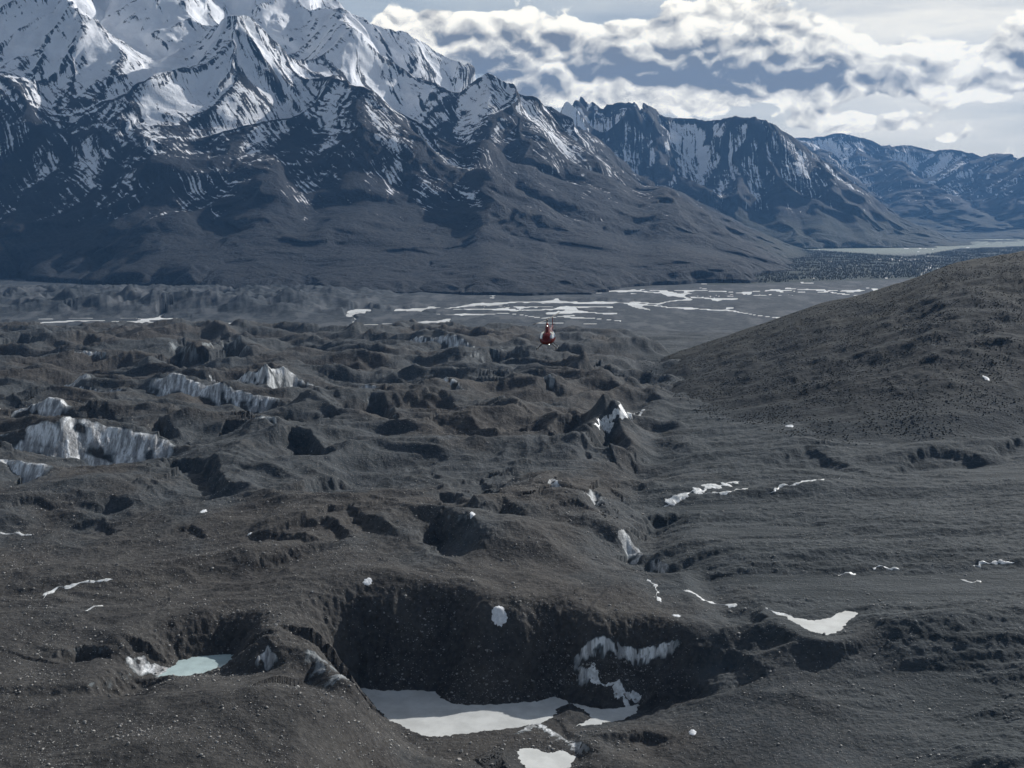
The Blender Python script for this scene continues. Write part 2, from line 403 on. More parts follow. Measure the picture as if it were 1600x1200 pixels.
ain=np.linspace(-.53,.53,1400); st=.0012*1.09**np.arange(1,48); st=np.cumsum(st); st=st[st<.6]
aa=np.concatenate([-.53-st[::-1],ain,.53+st])
q=np.concatenate([np.linspace(5200,1300,26),np.linspace(1292,36,1150),np.linspace(35.5,14,60)])   # picture rows below the horizon at 300 m height
Yr=F*300/q
GA,GY2=np.meshgrid(aa,Yr); GXX=GA*GY2
NYg,NXg=GXX.shape
Z=zbase(GXX,GY2)
X,Y=GXX,GY2
far=sstep(2300,3000,Y+fbm(X/400,Y/400,3,4)*700+X*.35)            # outwash plain beyond the ice
# boundary between debris covered ice and the smooth moraine on the right
bnd=[(1015,570),(1000,640),(1003,720),(985,790),(1000,850),(1040,905),(1075,960),(1150,1010),(1230,1060),(1420,1200)]
bp=np.array([on(*p) for p in bnd]); bx=np.interp(Y,bp[::-1,1],bp[::-1,0])
right=sstep(-25,70,X-bx+fbm(X/90,Y/90,3,12)*60)
gl=(1-far)
wX=X+fbm(X/200,Y/200,3,51)*60; wY=Y+fbm(X/200+9,Y/200,3,52)*60
hum=fbm(wX/250,wY/190,2,60,ridge=True)*(42+22*sstep(900,1500,Y))+fbm(wX/95,wY/70,3,61,ridge=True)*17+fbm(wX/24,wY/24,3,62)*1.7+fbm(X/8,Y/8,3,63)*1.1+fbm(X/3.2,Y/3.2,2,64)*.45*sstep(1300,800,Y)
nearc=sstep(1500,700,Y)
Z=Z+gl*(1-right)*(hum*(1-.5*nearc)*(1-.55*sstep(760,600,Y))-3)
# smooth streaked moraine
ca,sa=math.cos(.16),math.sin(.16); Xs=X*ca+Y*sa; Ys=-X*sa+Y*ca
lin=fbm(Xs/150,Ys/26,4,70,ridge=True)*5.2+fbm(Xs/420,Ys/90,3,71)*17+fbm(X/9,Y/7,3,72)*1.2+fbm(X/3.2,Y/3.2,2,64)*.4*sstep(1300,800,Y)
Z=Z+gl*right*(lin+2)
# valley train: low hummocks close to the ice, then flat gravel
Z=Z+far*(fbm(X/260,Y/170,4,80,ridge=True)*22*sstep(3900,2800,Y)*sstep(.02,.25,fbm(X/700,Y/500,2,81)+.12)+fbm(X/90,Y/90,3,82)*1.2*sstep(5200,3000,Y))
Z=np.where(far>.2,np.maximum(Z,1.6*sstep(2900,3100,Y)+Z*0),Z)
Z=Z+far*sstep(3650,3950,Y)*sstep(5600,4600,Y)*sstep(-150,-900,X)*np.maximum(fbm(X/190,Y/170,3,83,ridge=True)+.10,0)*75
# the hill on the right
hp=[(985,1990,66),(1050,2060,92),(1100,2080,118),(1180,2100,143),(1225,2090,165),(1265,2080,168),(1330,2060,190),(1400,2030,212),(1450,2000,236),(1480,1985,247),(1540,1960,262),(1600,1940,278),(1800,1950,330),(2300,2000,420)]
def sm_(a,xs,ys,r=.018):
    """smoothed interpolation"""
    return sum(np.interp(a+k*r/3,xs,ys) for k in range(-3,4))/7
def hill_h(X,Y):
    a=X/Y; ax=np.array([(p[0]-800)/F for p in hp])
    rY=sm_(a,ax,[p[1] for p in hp]); rz=np.interp(a,ax,[p[2] for p in hp])
    # exact crest height from its silhouette in the picture
    pyy={985:582,1050:556,1100:538,1180:510,1225:497,1265:478,1330:465,1400:445,1450:425,1480:412,1540:402,1600:392,1800:365,2300:330}
    rz=sm_(a,ax,[HC+ray(p[0],pyy[p[0]])[1]*p[1] for p in hp])
    foot=sm_(a,[.10,.13,.18,.25,.32,.40,.48,.7],[1900,1620,1330,1190,1120,1120,1180,1400])
    zb=zbase(X,Y); s=np.clip((Y-foot)/(rY-foot),0,1)
    prof=1-(1-s)**1.45; prof=prof*sstep(0,.12,s)
    up=zb+(rz-zb)*prof
    dn=rz-(Y-rY)*.42-.00025*(Y-rY)**2
    h=np.where(Y<rY,up,dn)
    return h,s,(Y-rY)
hh,hs_,hd=hill_h(X,Y)
hillm=np.where((X/Y>.095),1.,0.)*sstep(.095,.125,X/Y)
hz=hh+(fbm(Xs/210,Ys/120,4,90,ridge=True)*16+fbm(X/45,Y/45,4,91)*4.0+fbm(X/9,Y/9,3,92)*1.0)*sstep(0,.3,hs_)*(1-.75*sstep(.72,1.,hs_))
hm=hillm*((hz>Z)|(hs_>.15))*(Y<3200)
onhill=((hz>Z)&(hillm>.5)&(hs_>0)).astype(float)
k=np.clip((hz-Z)/10,-1,1); Z=np.where(hillm>0,np.maximum(Z,Z+(hz-Z)*hillm*(hz>Z)),Z)
# gully where the hill meets the glacier
gd,_=seg_d(X,Y,[on(*p) for p in bnd[:8]]); Z=Z-gl*13*np.exp(-(gd/34)**2)
hillm=onhill
ice=np.zeros_like(Z); iceid=np.full(Z.shape,-1,np.int16); brown=np.zeros_like(Z)

def win(cx,cy,R):
    """rows and columns of the sheet within R of a point"""
    r=np.nonzero((Yr>cy-R)&(Yr<cy+R))[0]
    if len(r)==0: return None
    amin=min((cx-R)/max(cy-R,60),(cx-R)/(cy+R)); amax=max((cx+R)/max(cy-R,60),(cx+R)/(cy+R))
    c=np.nonzero((aa>amin)&(aa<amax))[0]
    if len(c)==0: return None
    return slice(r[0],r[-1]+1),slice(c[0],c[-1]+1)
def mound(px,py,rx,ry,h,rot=0.,p=1.,dz=0.,seed=0):
    cx,cy=on(px,py,dz); W=win(cx,cy,2.6*max(rx,ry))
    if not W: return
    x=X[W]-cx; y=Y[W]-cy; x=x+fbm(X[W]/(rx*.8),Y[W]/(rx*.8),3,seed+7)*rx*.35; y=y+fbm(X[W]/(rx*.8),Y[W]/(rx*.8)+5,3,seed+8)*ry*.35
    c,s=math.cos(rot),math.sin(rot); u=(x*c+y*s)/rx; v=(-x*s+y*c)/ry
    r=np.sqrt(u*u+v*v+.004); Z[W]+=h*(np.exp(-(r**(1.25 if p==1 else p))*1.3))
def scarp(pts,h,wd,rec,lift=.35,icy=0.,dz=8.,seed=0,back=60.,idn=-1,rag=1.,turn=0.):
    """a wall along a crest line traced left to right, dropping h metres towards the viewer's side over wd metres; the hollow recovers over rec"""
    P=[(on2 if b>745 else on)(a,b,h*lift+(dz if dz<0 else 0)) for a,b in pts]
    if turn:
        cx,cy=np.mean(P,0); ct,st_=math.cos(turn),math.sin(turn); P=[(cx+(x-cx)*ct-(y-cy)*st_,cy+(x-cx)*st_+(y-cy)*ct) for x,y in P]
    xs=[p[0] for p in P]; ys=[p[1] for p in P]; cx,cy=(min(xs)+max(xs))/2,(min(ys)+max(ys))/2
    ext=math.hypot(max(xs)-min(xs),max(ys)-min(ys))/2; R=ext+max(rec*2.5,back*2)
    W=win(cx,cy,R)
    if not W: return
    x=X[W].copy(); y=Y[W].copy()
    sc_=max(6.,ext*.22)
    jx=fbm(x/sc_,y/sc_,4,seed+3)*sc_*.42*rag; jy=fbm(x/sc_+7,y/sc_,4,seed+4)*sc_*.42*rag
    x+=jx; y+=jy
    D=np.full(x.shape,1e12); S=np.zeros(x.shape); L=np.zeros(x.shape); tot=0; segs=[]
    for p,q_ in zip(P[:-1],P[1:]):
        l=math.hypot(q_[0]-p[0],q_[1]-p[1]); segs.append((p,q_,l,tot)); tot+=l
    for p,q_,l,t0 in segs:
        dx,dy=(q_[0]-p[0])/l,(q_[1]-p[1])/l
        t=(x-p[0])*dx+(y-p[1])*dy; tc_=np.clip(t,0,l); d=np.hypot(x-p[0]-tc_*dx,y-p[1]-tc_*dy)
        sg=(x-p[0])*dy-(y-p[1])*dx          # >0 on the right hand side of the line = viewer's side
        m=d<D; D=np.where(m,d,D); S=np.where(m,np.sign(sg),S); L=np.where(m,(t0+t)/tot,L)
    ends=sstep(-.12,.14,L)*sstep(1.12,.86,L)
    s=D*S
    drop=np.where(s>0,sstep(0,wd,s)**.9*np.exp(-np.maximum(s-wd,0)**2/rec**2),0)
    li=np.where(s>0,np.exp(-(s/(wd*.6))**2)*0+1-sstep(0,wd,s),np.exp(-(s/back)**2))
    Z[W]+=ends*(h*lift*li-h*(1-lift)*drop)
    if icy>0:
        nn=fbm(x/(wd*.9),y/(wd*.9),4,seed+9)
        im=icy*ends*sstep(-.02*wd,.12*wd,s)*sstep(1.3*wd,.45*wd,s+nn*wd*.9)*sstep(-.40,.05,nn+icy*.30-.12)
        ice[W]=np.maximum(ice[W],im)
        if idn>=0: iceid[W]=np.where((im>.3),idn,iceid[W])
ICE=[]
def cliff(pts,h,wd,rec,icy,label,**k):
    if icy>.5 and pts[0][1]<745 and 'turn' not in k: k['turn']=math.radians(22+(len(ICE)*37)%26)
    scarp(pts,h,wd,rec,icy=icy,idn=len(ICE),seed=len(ICE)*31+5,**k); ICE.append(label)

# --- big landforms near the viewer
mound(430,1105,75,34,14,0.,1.7,4,1)                      # the gravel mound in the foreground
mound(260,1180,70,45,8,0.,1.5,4,2)
mound(770,860,95,60,9,.1,1.8,0,4)                       # brown dome behind the crater
mound(870,860,80,60,8,-.3,1.7,0,5)
mound(560,820,150,70,8,0.,1.5,0,6)
mound(1180,995,26,18,9,0.,1.3,0,7); mound(1090,985,26,16,6,0.,1.3,0,8)
mound(1420,1010,150,40,6,0.,1.4,0,9); mound(1250,1110,120,50,7,0.,1.4,0,10)
mound(1010,770,30,22,14,0.,1.2,0,11); mound(945,680,34,28,22,0.,1.1,5,12)
mound(400,530,190,90,26,0,1.3,10,13); mound(190,532,150,70,24,0,1.2,10,14); mound(60,550,160,80,20,0,1.3,10,15); mound(300,528,70,50,14,0,1.2,10,26)
mound(520,560,120,70,18,0,1.3,10,27)
mound(850,545,70,50,12,0,1.3,0,16); mound(980,560,60,50,16,0,1.2,0,17); mound(545,540,70,60,14,0,1.2,0,18); mound(660,550,80,50,10,0,1.2,0,19)
mound(1240,705,42,26,10,.3,1.2,0,20)
mound(930,470,170,90,14,0,1.3,0,28); mound(640,492,110,90,9,0,1.3,0,29); mound(1180,478,120,80,8,0,1.2,0,30)
for i,(px,py,h) in enumerate([(205,482,60),(240,486,46),(165,488,40),(285,484,36),(330,486,40),(375,490,34),(110,482,34),(430,494,28),(455,482,40),(520,474,36),(560,500,12),(340,498,10)]):
    mound(px,py,75,60,h,0,1.0,0,40+i)

mound(1090,1045,16,10,7,.2,1.2,0,61); mound(1160,1065,20,12,8,-.2,1.2,0,62); mound(1010,1062,12,9,6,0,1.2,0,63); mound(1130,1005,20,12,8,.1,1.2,0,64); mound(1230,1040,26,14,7,0,1.2,0,65); mound(1060,1110,22,12,5,0,1.2,0,66)
def flatten(x0,x1,y0,y1,f,soft):
    """draw the surface towards the plane f(x,y) inside a soft edged box"""
    W=win((x0+x1)/2,(y0+y1)/2,max(x1-x0,y1-y0)); w_=sstep(x0-soft,x0,X[W])*sstep(x1+soft,x1,X[W])*sstep(y0-soft,y0,Y[W])*sstep(y1+soft,y1,Y[W])
    Z[W]+=(f(X[W],Y[W])-Z[W])*w_*.85
flatten(-10,120,663,745,lambda x,y:91.5+(y-663)*.10+fbm(x/30,y/30,3,5)*2.5,24)
# --- hollows and walls; each line is the crest, left to right
scarp([(462,1010),(500,975),(560,940),(610,915),(660,907),(720,915),(790,938),(850,975),(905,1000)],46,80,60,lift=.22,dz=2,seed=501,back=70,rag=.12)
cliff([(462,1003),(490,1020),(515,1045),(560,1090)][::-1] and [(470,1000),(500,1003),(530,1030),(562,1082)],16,20,22,.55,'dirty ice streaks down the left wall of the big crater above the grey pond',lift=.5,dz=4,rag=.2)
cliff([(895,986),(925,984),(970,990),(1020,994),(1060,1002)],8,5,14,1.0,'blue white overhanging ice cliff right of the brown dome',lift=.25,dz=3,rag=.25,back=20)
cliff([(897,1000),(908,1020),(926,1050)],6,8,8,.8,'narrow white ice rib curving down to the grey pond',lift=.4,dz=2,rag=.2)
scarp([(1060,1022),(1110,1015),(1160,1022),(1200,1035)],8,9,14,lift=.3,dz=4,seed=503)
scarp([(985,1065),(1040,1052),(1090,1060),(1130,1070)],5,8,14,lift=.5,dz=2,seed=504)
cliff([(132,1072),(170,1045),(205,1033)],12,12,18,.35,'dark ice hollow left of the small milky pond',lift=.3,dz=3)
cliff([(192,1012),(222,1002),(262,999),(302,994)],15,14,14,1.0,'bright creased ice wall behind the small milky pond',lift=.2,dz=3,rag=.4)
scarp([(300,1014),(345,1012),(395,1014),(435,1004)],8,10,14,lift=.3,dz=3,seed=507)
cliff([(395,1030),(418,1004),(436,1018)],9,8,14,.8,'small pale ice peak on the ridge beside the foreground mound',lift=.8,dz=2,back=12,rag=.3)
cliff([(85,1018),(130,1006),(180,1008)],8,7,14,.35,'thin dark ice step at the left near the foreground mound',lift=.3,dz=2)
cliff([(0,735),(25,722),(60,742)],24,30,26,1.0,'white ice face at the left edge, lowest of the left ice cliffs',lift=.35,dz=4,rag=.4,turn=math.radians(30.0))
cliff([(8,690),(45,684),(85,697),(125,730)],25,34,26,1.0,'streaked ice face in the middle of the left ice cliffs',lift=.35,dz=4,rag=.4,turn=math.radians(46.0))
cliff([(-5,655),(40,650),(75,668)],24,34,26,.95,'upper grey streaked ice face near the left edge',lift=.35,dz=4,rag=.4,turn=math.radians(36.0))
cliff([(108,682),(150,680),(185,690),(225,704)],32,42,34,1.0,'widest grey white ice wall right of the left ice cliffs',lift=.35,dz=4,rag=.4,turn=math.radians(44.0))
cliff([(215,690),(250,670),(290,690)],20,17,26,.3,'dark shaded ice notch with a black top at left',lift=.35,dz=4,rag=.5)
cliff([(62,612),(95,610),(122,622)],18,24,22,1.0,'clean white ice slab high on the left slope',lift=.45,dz=6,rag=.3)
cliff([(122,620),(135,625),(148,640)],13,10,18,.8,'thin white ice sliver right of the clean slab',lift=.45,dz=6,rag=.3)
cliff([(298,612),(320,618),(352,642)],22,28,24,1.0,'bright slanting ice slab left of the pointed ice fin',lift=.5,dz=6,rag=.3)
cliff([(352,600),(360,594),(374,618)],20,18,20,1.0,'pointed bright ice fin standing on the crest',lift=.6,dz=8,rag=.25,back=16)
cliff([(410,612),(450,604),(500,604),(535,612),(562,632)],30,30,40,.75,'long grey ice wall of the wide round hollow left of centre',lift=.35,dz=8,rag=.5)
cliff([(548,648),(580,638),(605,642),(628,664)],24,18,30,.35,'dark ice hollow with a thin white right rim',lift=.3,dz=6,rag=.5)
scarp([(492,668),(515,658),(545,668)],15,12,20,lift=.4,dz=4,seed=520)
cliff([(252,560),(275,548),(310,562),(345,548),(375,550),(402,566)],38,32,60,.45,'wide black crater wall in the far left part of the ice',lift=.35,dz=10,rag=.4)
cliff([(722,575),(760,568),(800,566),(832,574)],34,28,50,.4,'grey crater wall below and left of the helicopter',lift=.35,dz=8,rag=.5)
scarp([(0,545),(40,541),(80,550)],30,22,50,lift=.35,dz=8,seed=523)
cliff([(98,572),(118,568),(145,577)],14,14,22,.9,'small bright ice patch near the left far edge of the ice',lift=.4,dz=5)
cliff([(400,690),(418,680),(432,690)],14,18,22,.6,'pale grey ice patch above the dark arch hollow',lift=.4,dz=5)
cliff([(425,700),(455,690),(490,694),(518,716)],24,13,30,.25,'black arch shaped hollow in the middle left',lift=.3,dz=5,rag=.5)
cliff([(238,735),(262,722),(300,722),(335,730),(362,748)],18,13,34,.3,'long dark shadowed ice step below the widest ice wall',lift=.35,dz=4)
cliff([(458,760),(490,746),(542,744)],13,10,28,.3,'low teal shadowed ice lip in the middle of the ice',lift=.3,dz=4)
scarp([(898,592),(925,582),(962,584)],28,20,40,lift=.35,dz=5,seed=529)
cliff([(830,618),(842,610),(860,624)],16,16,22,.55,'small grey ice patch under the helicopter',lift=.5,dz=5)
scarp([(845,690),(868,676),(902,672)],20,14,28,lift=.35,dz=5,seed=531)
scarp([(895,705),(925,680),(955,664),(990,694)],22,20,26,lift=.6,dz=5,seed=532,back=22,rag=.4)
cliff([(655,672),(672,660),(690,674)],14,14,20,.45,'grey rounded ice scar near the middle of the picture',lift=.5,dz=4)
cliff([(682,632),(695,624),(710,636)],13,14,18,.85,'little pale ice patch alone left of the centre',lift=.4,dz=4)
scarp([(745,668),(765,660),(785,668)],13,12,20,lift=.4,dz=4,seed=535)
cliff([(650,540),(660,542),(675,558)],20,20,26,.9,'thin white ice stripe at the far edge of the ice',lift=.4,dz=5,rag=.2)
cliff([(854,765),(862,758),(876,776)],8,10,14,1.0,'small white ice patch above the brown dome',lift=.4,dz=3)
cliff([(902,782),(920,766),(944,782),(950,800)],16,20,26,.6,'grey ribbed ice scar right of the small white patch',lift=.5,dz=3)
cliff([(958,834),(975,832),(1000,850),(1012,872)],13,14,20,.75,'curved pale ice scar along the gully',lift=.5,dz=2,rag=.4)
cliff([(1018,868),(1030,872),(1050,884),(1040,900)][:3],9,9,16,.8,'thin curved ice rib beside the gully',lift=.5,dz=2,rag=.3)
scarp([(970,825),(1010,805),(1050,796)],11,11,18,lift=.4,dz=2,seed=541)
scarp([(140,790),(175,776),(212,782)],8,8,22,lift=.35,dz=3,seed=542)
scarp([(750,790),(790,780),(830,800)],10,14,30,lift=.4,dz=3,seed=543)
scarp([(395,832),(440,826),(500,836)],6,8,22,lift=.4,dz=2,seed=544)
scarp([(380,880),(440,862),(500,840)],6,9,24,lift=.4,dz=2,seed=545)
cliff([(805,1160),(840,1150),(890,1172),(925,1180)],7,6,14,.85,'low blue ice lip above the snowy stream at the bottom',lift=.3,dz=-6,rag=.4)
scarp([(930,1140),(985,1136),(1040,1142)],5,7,18,lift=.4,dz=0,seed=547)
scarp([(1390,732),(1430,716),(1475,714),(1540,720)],7,10,24,lift=.4,dz=4,seed=548)
scarp([(1200,722),(1260,708),(1350,735)],6,14,24,lift=.6,dz=4,seed=549,back=30)
scarp([(1540,712),(1580,700),(1640,690)],9,12,30,lift=.4,dz=4,seed=550)
rng=np.random.default_rng(8)
for i in range(34):                                      # smaller hollows between them
    px=rng.uniform(-60,1000); py=rng.uniform(545,830); wpx=rng.uniform(16,62)*(py-300)/420
    if px>985-(py-545)*.02: continue
    sx=rng.uniform(.15,.5)*wpx; sgn=rng.choice([-1,1]); yy=(py-335)/1700
    dy=wpx*.18*(py-330)/500
    dist=1700*255/(py-335)
    h=wpx*dist/1700*rng.uniform(.12,.28)
    scarp([(px-wpx,py+dy),(px-wpx*.3,py-dy*.6),(px+wpx*.4,py-dy),(px+wpx,py+dy*1.4)],h,h*rng.uniform(.9,1.4),h*4.5,lift=.35,dz=4,seed=700+i*5,icy=(rng.uniform(.35,.7) if rng.random()<.16 else 0))

# --- ponds: level floors with shores
def to_world(poly,z): return [at(a,b,z) for a,b in poly]
def pond_floor(poly,z,slope=.5,R=None,deep=1.2,near=.22):
    P=to_world(poly,z); xs=[p[0] for p in P]; ys=[p[1] for p in P]; mar=R or 30
    cx,cy=(min(xs)+max(xs))/2,(min(ys)+max(ys))/2; R=max(max(xs)-min(xs),max(ys)-min(ys))/2+(R or 30)
    W=win(cx,cy,R); x=X[W]+fbm(X[W]/5,Y[W]/5,3,3)*2.2; y=Y[W]+fbm(X[W]/5,Y[W]/5,3,4)*2.2
    ins=inside(x,y,P); d,_=seg_d(x,y,P+P[:1])
    z0=Z[W]
    cap=z+d*np.where(y<cy,near+(slope-near)*sstep(cy-4,cy+8,y),slope)+.05
    lb=z+.1+d*.08; out=np.where(z0<lb,z0+(lb-z0)*sstep(mar*.95,mar*.5,d),z0); out=np.minimum(out,np.maximum(cap,out*0+z)+np.maximum(z0-cap,0)*sstep(0,mar*.8,d))
    Z[W]=np.where(ins,z-np.minimum(d*.4,deep)-.05,out)
P1=[(560,1074),(600,1079),(650,1078),(682,1079),(690,1090),(712,1100),(745,1101),(790,1099),(840,1096),(866,1088),(890,1098),(940,1108),(975,1105),(1000,1100),(996,1112),(975,1124),(930,1133),(900,1134),(925,1122),(915,1110),(890,1104),(868,1108),(866,1118),(850,1128),(810,1136),(760,1142),(700,1150),(660,1150),(600,1120)]
L1=52.
P2=[(246,1058),(262,1046),(280,1032),(310,1026),(340,1022),(365,1023),(358,1040),(335,1050),(295,1056)]
L2=84.
P3=[(808,1172),(830,1168),(856,1176),(880,1172),(900,1182),(890,1196),(872,1212),(830,1210),(812,1190)]
L3=56.
P4=[(1218,958),(1245,966),(1275,970),(1300,964),(1318,954),(1342,957),(1326,970),(1312,986),(1290,992),(1262,984),(1240,972)]
L4=88.
# the wedge between the two basins keeps the mound clear of the water
pond_floor(P1,L1,1.1,70,2.); pond_floor(P2,L2,.8,42,near=.16); pond_floor(P3,L3,.6,16); L4=float(HC+ray(1280,972)[1]*on2(1280,972)[1])-1.2; pond_floor(P4,L4,.25,20,.6)
mound(740,1084,15,13,11,0,1.15,L1-92,21)

# --- braided river on the valley floor
PX,PY=to_px(X,Y,np.zeros_like(X))
RIV=[([(500,518),(520,513),(548,507),(560,500),(545,491),(580,487),(640,488),(690,481),(740,477),(800,474),(860,471),(960,473)],2.6),
([(640,488),(700,492),(800,489),(850,496),(900,494)],1.2),([(700,484),(760,482),(850,484),(900,479),(960,481)],1.6),([(860,489),(900,488),(960,491)],1.6),([(880,496),(965,500)],1.6),
([(550,508),(600,506),(640,503),(700,500)],1.),([(920,455),(1000,455),(1050,460),(1078,468),(1020,474),(980,472)],2.6),([(1000,452),(1080,455),(1160,456),(1280,452),(1370,455)],1.1),
([(980,475),(1060,480),(1130,485),(1180,491),(1222,498)],1.5),([(1080,465),(1150,468)],1.4),([(1230,450),(1290,455),(1350,461)],1.2),([(1240,456),(1330,458)],1.),([(960,473),(990,477),(1010,483)],1.2),
([(1240,380),(1262,384),(1300,386),(1282,378),(1330,377)],1.2),([(1310,376),(1400,377),(1500,376),(1620,376)],.9),([(1420,384),(1450,388)],.9),([(1445,428),(1452,418),(1464,412),(1440,408),(1380,404)],1.2),([(1540,378),(1600,374)],1.2),
([(20,506),(130,502),(200,504),(260,502),(330,504),(420,508),(505,517)],1.5),([(60,499),(150,497),(230,499),(300,497)],1.1),([(840,505),(930,507)],.6),([(915,535),(960,540),(980,548)],1.),([(930,545),(960,552)],.8)]
riv=np.full(Z.shape,-1.); wr=np.nonzero(Yr>2500)[0]; W=slice(wr[0],wr[-1]+1)
wx=PX[W]+fbm(X[W]/160,Y[W]/420,3,5)*16; wy=PY[W]+fbm(X[W]/160,Y[W]/420,3,6)*3.2
brd=fbm(X[W]/130,Y[W]/420,3,15)
for pts,wd in RIV:
    d,_=seg_d(wx,wy*2.,[(a,b*2.) for a,b in pts]); riv[W]=np.maximum(riv[W],1-d/(wd*1.4)*(1+brd*1.7))
band=np.exp(-((PX[W]-820)/190)**2-((PY[W]-482)/13)**2)+np.exp(-((PX[W]-1150)/200)**2-((PY[W]-462)/9)**2)+.8*np.exp(-((PX[W]-230)/200)**2-((PY[W]-514)/7)**2)+.7*np.exp(-((PX[W]-1350)/220)**2-((PY[W]-380)/5)**2)
br=np.maximum(.035-np.abs(fbm(X[W]/420,Y[W]/260,4,88)),.022-np.abs(fbm(X[W]/260,Y[W]/200,3,89))); riv[W]=np.maximum(riv[W],br*24*band-(1-band)*2.5)
riv=np.clip(riv,-1,1)*(Y>2500)
riverz=np.where(riv>-.6,1.5-2.6*sstep(-.25,.45,riv),3.)
ff=sstep(-.9,-.2,riv)*(hillm<.5)*(Y>2500)
low=sstep(-.6,.0,riv)
Z=np.where((Y>2500)&(hillm<.5),Z*(1-low*.96)+riverz*low*.98,Z)

zone_river=sstep(-1,-.2,riv)
forest=sstep(.30,.36,X/Y+fbm(X/900,Y/900,3,2)*.03)*0+inside(PX,PY,[(1180,385),(1290,392),(1420,402),(1500,388),(1620,384),(1620,410),(1470,425),(1440,436),(1300,440),(1100,446),(1160,430)]).astype(float)*(Y>5200)*sstep(.35,.1,riv)
veg=forest
co=np.stack([X,Y,Z],-1).reshape(-1,3)
attrs={'ice':ice,'far':far,'side':right,'hill':hillm*sstep(0,.25,hs_),'crest':hillm*sstep(.45,.95,hs_+fbm(X/120,Y/120,3,93)*.3),'forest':forest,'brown':np.clip(sstep(60,-30,X-.35*(Y-600)+fbm(X/90,Y/90,3,41)*120)*sstep(900,760,Y+fbm(X/120,Y/120,3,42)*200)*.85,0,1)}
attrs={k_:np.clip(v,0,1).reshape(-1) for k_,v in attrs.items()}
def ground_z(x,y):
    """height of the sheet at points"""
    a=np.asarray(x)/np.asarray(y); c=np.interp(a,aa,np.arange(NXg)); r=np.interp(-np.asarray(y,float),-Yr[::-1][::-1] if Yr[0]>Yr[-1] else -Yr[::-1],np.arange(NYg)[::-1])
    c0=np.clip(c.astype(int),0,NXg-2); r0=np.clip(r.astype(int),0,NYg-2); fc=c-c0; fr=r-r0
    return (Z[r0,c0]*(1-fc)+Z[r0,c0+1]*fc)*(1-fr)+(Z[r0+1,c0]*(1-fc)+Z[r0+1,c0+1]*fc)*fr

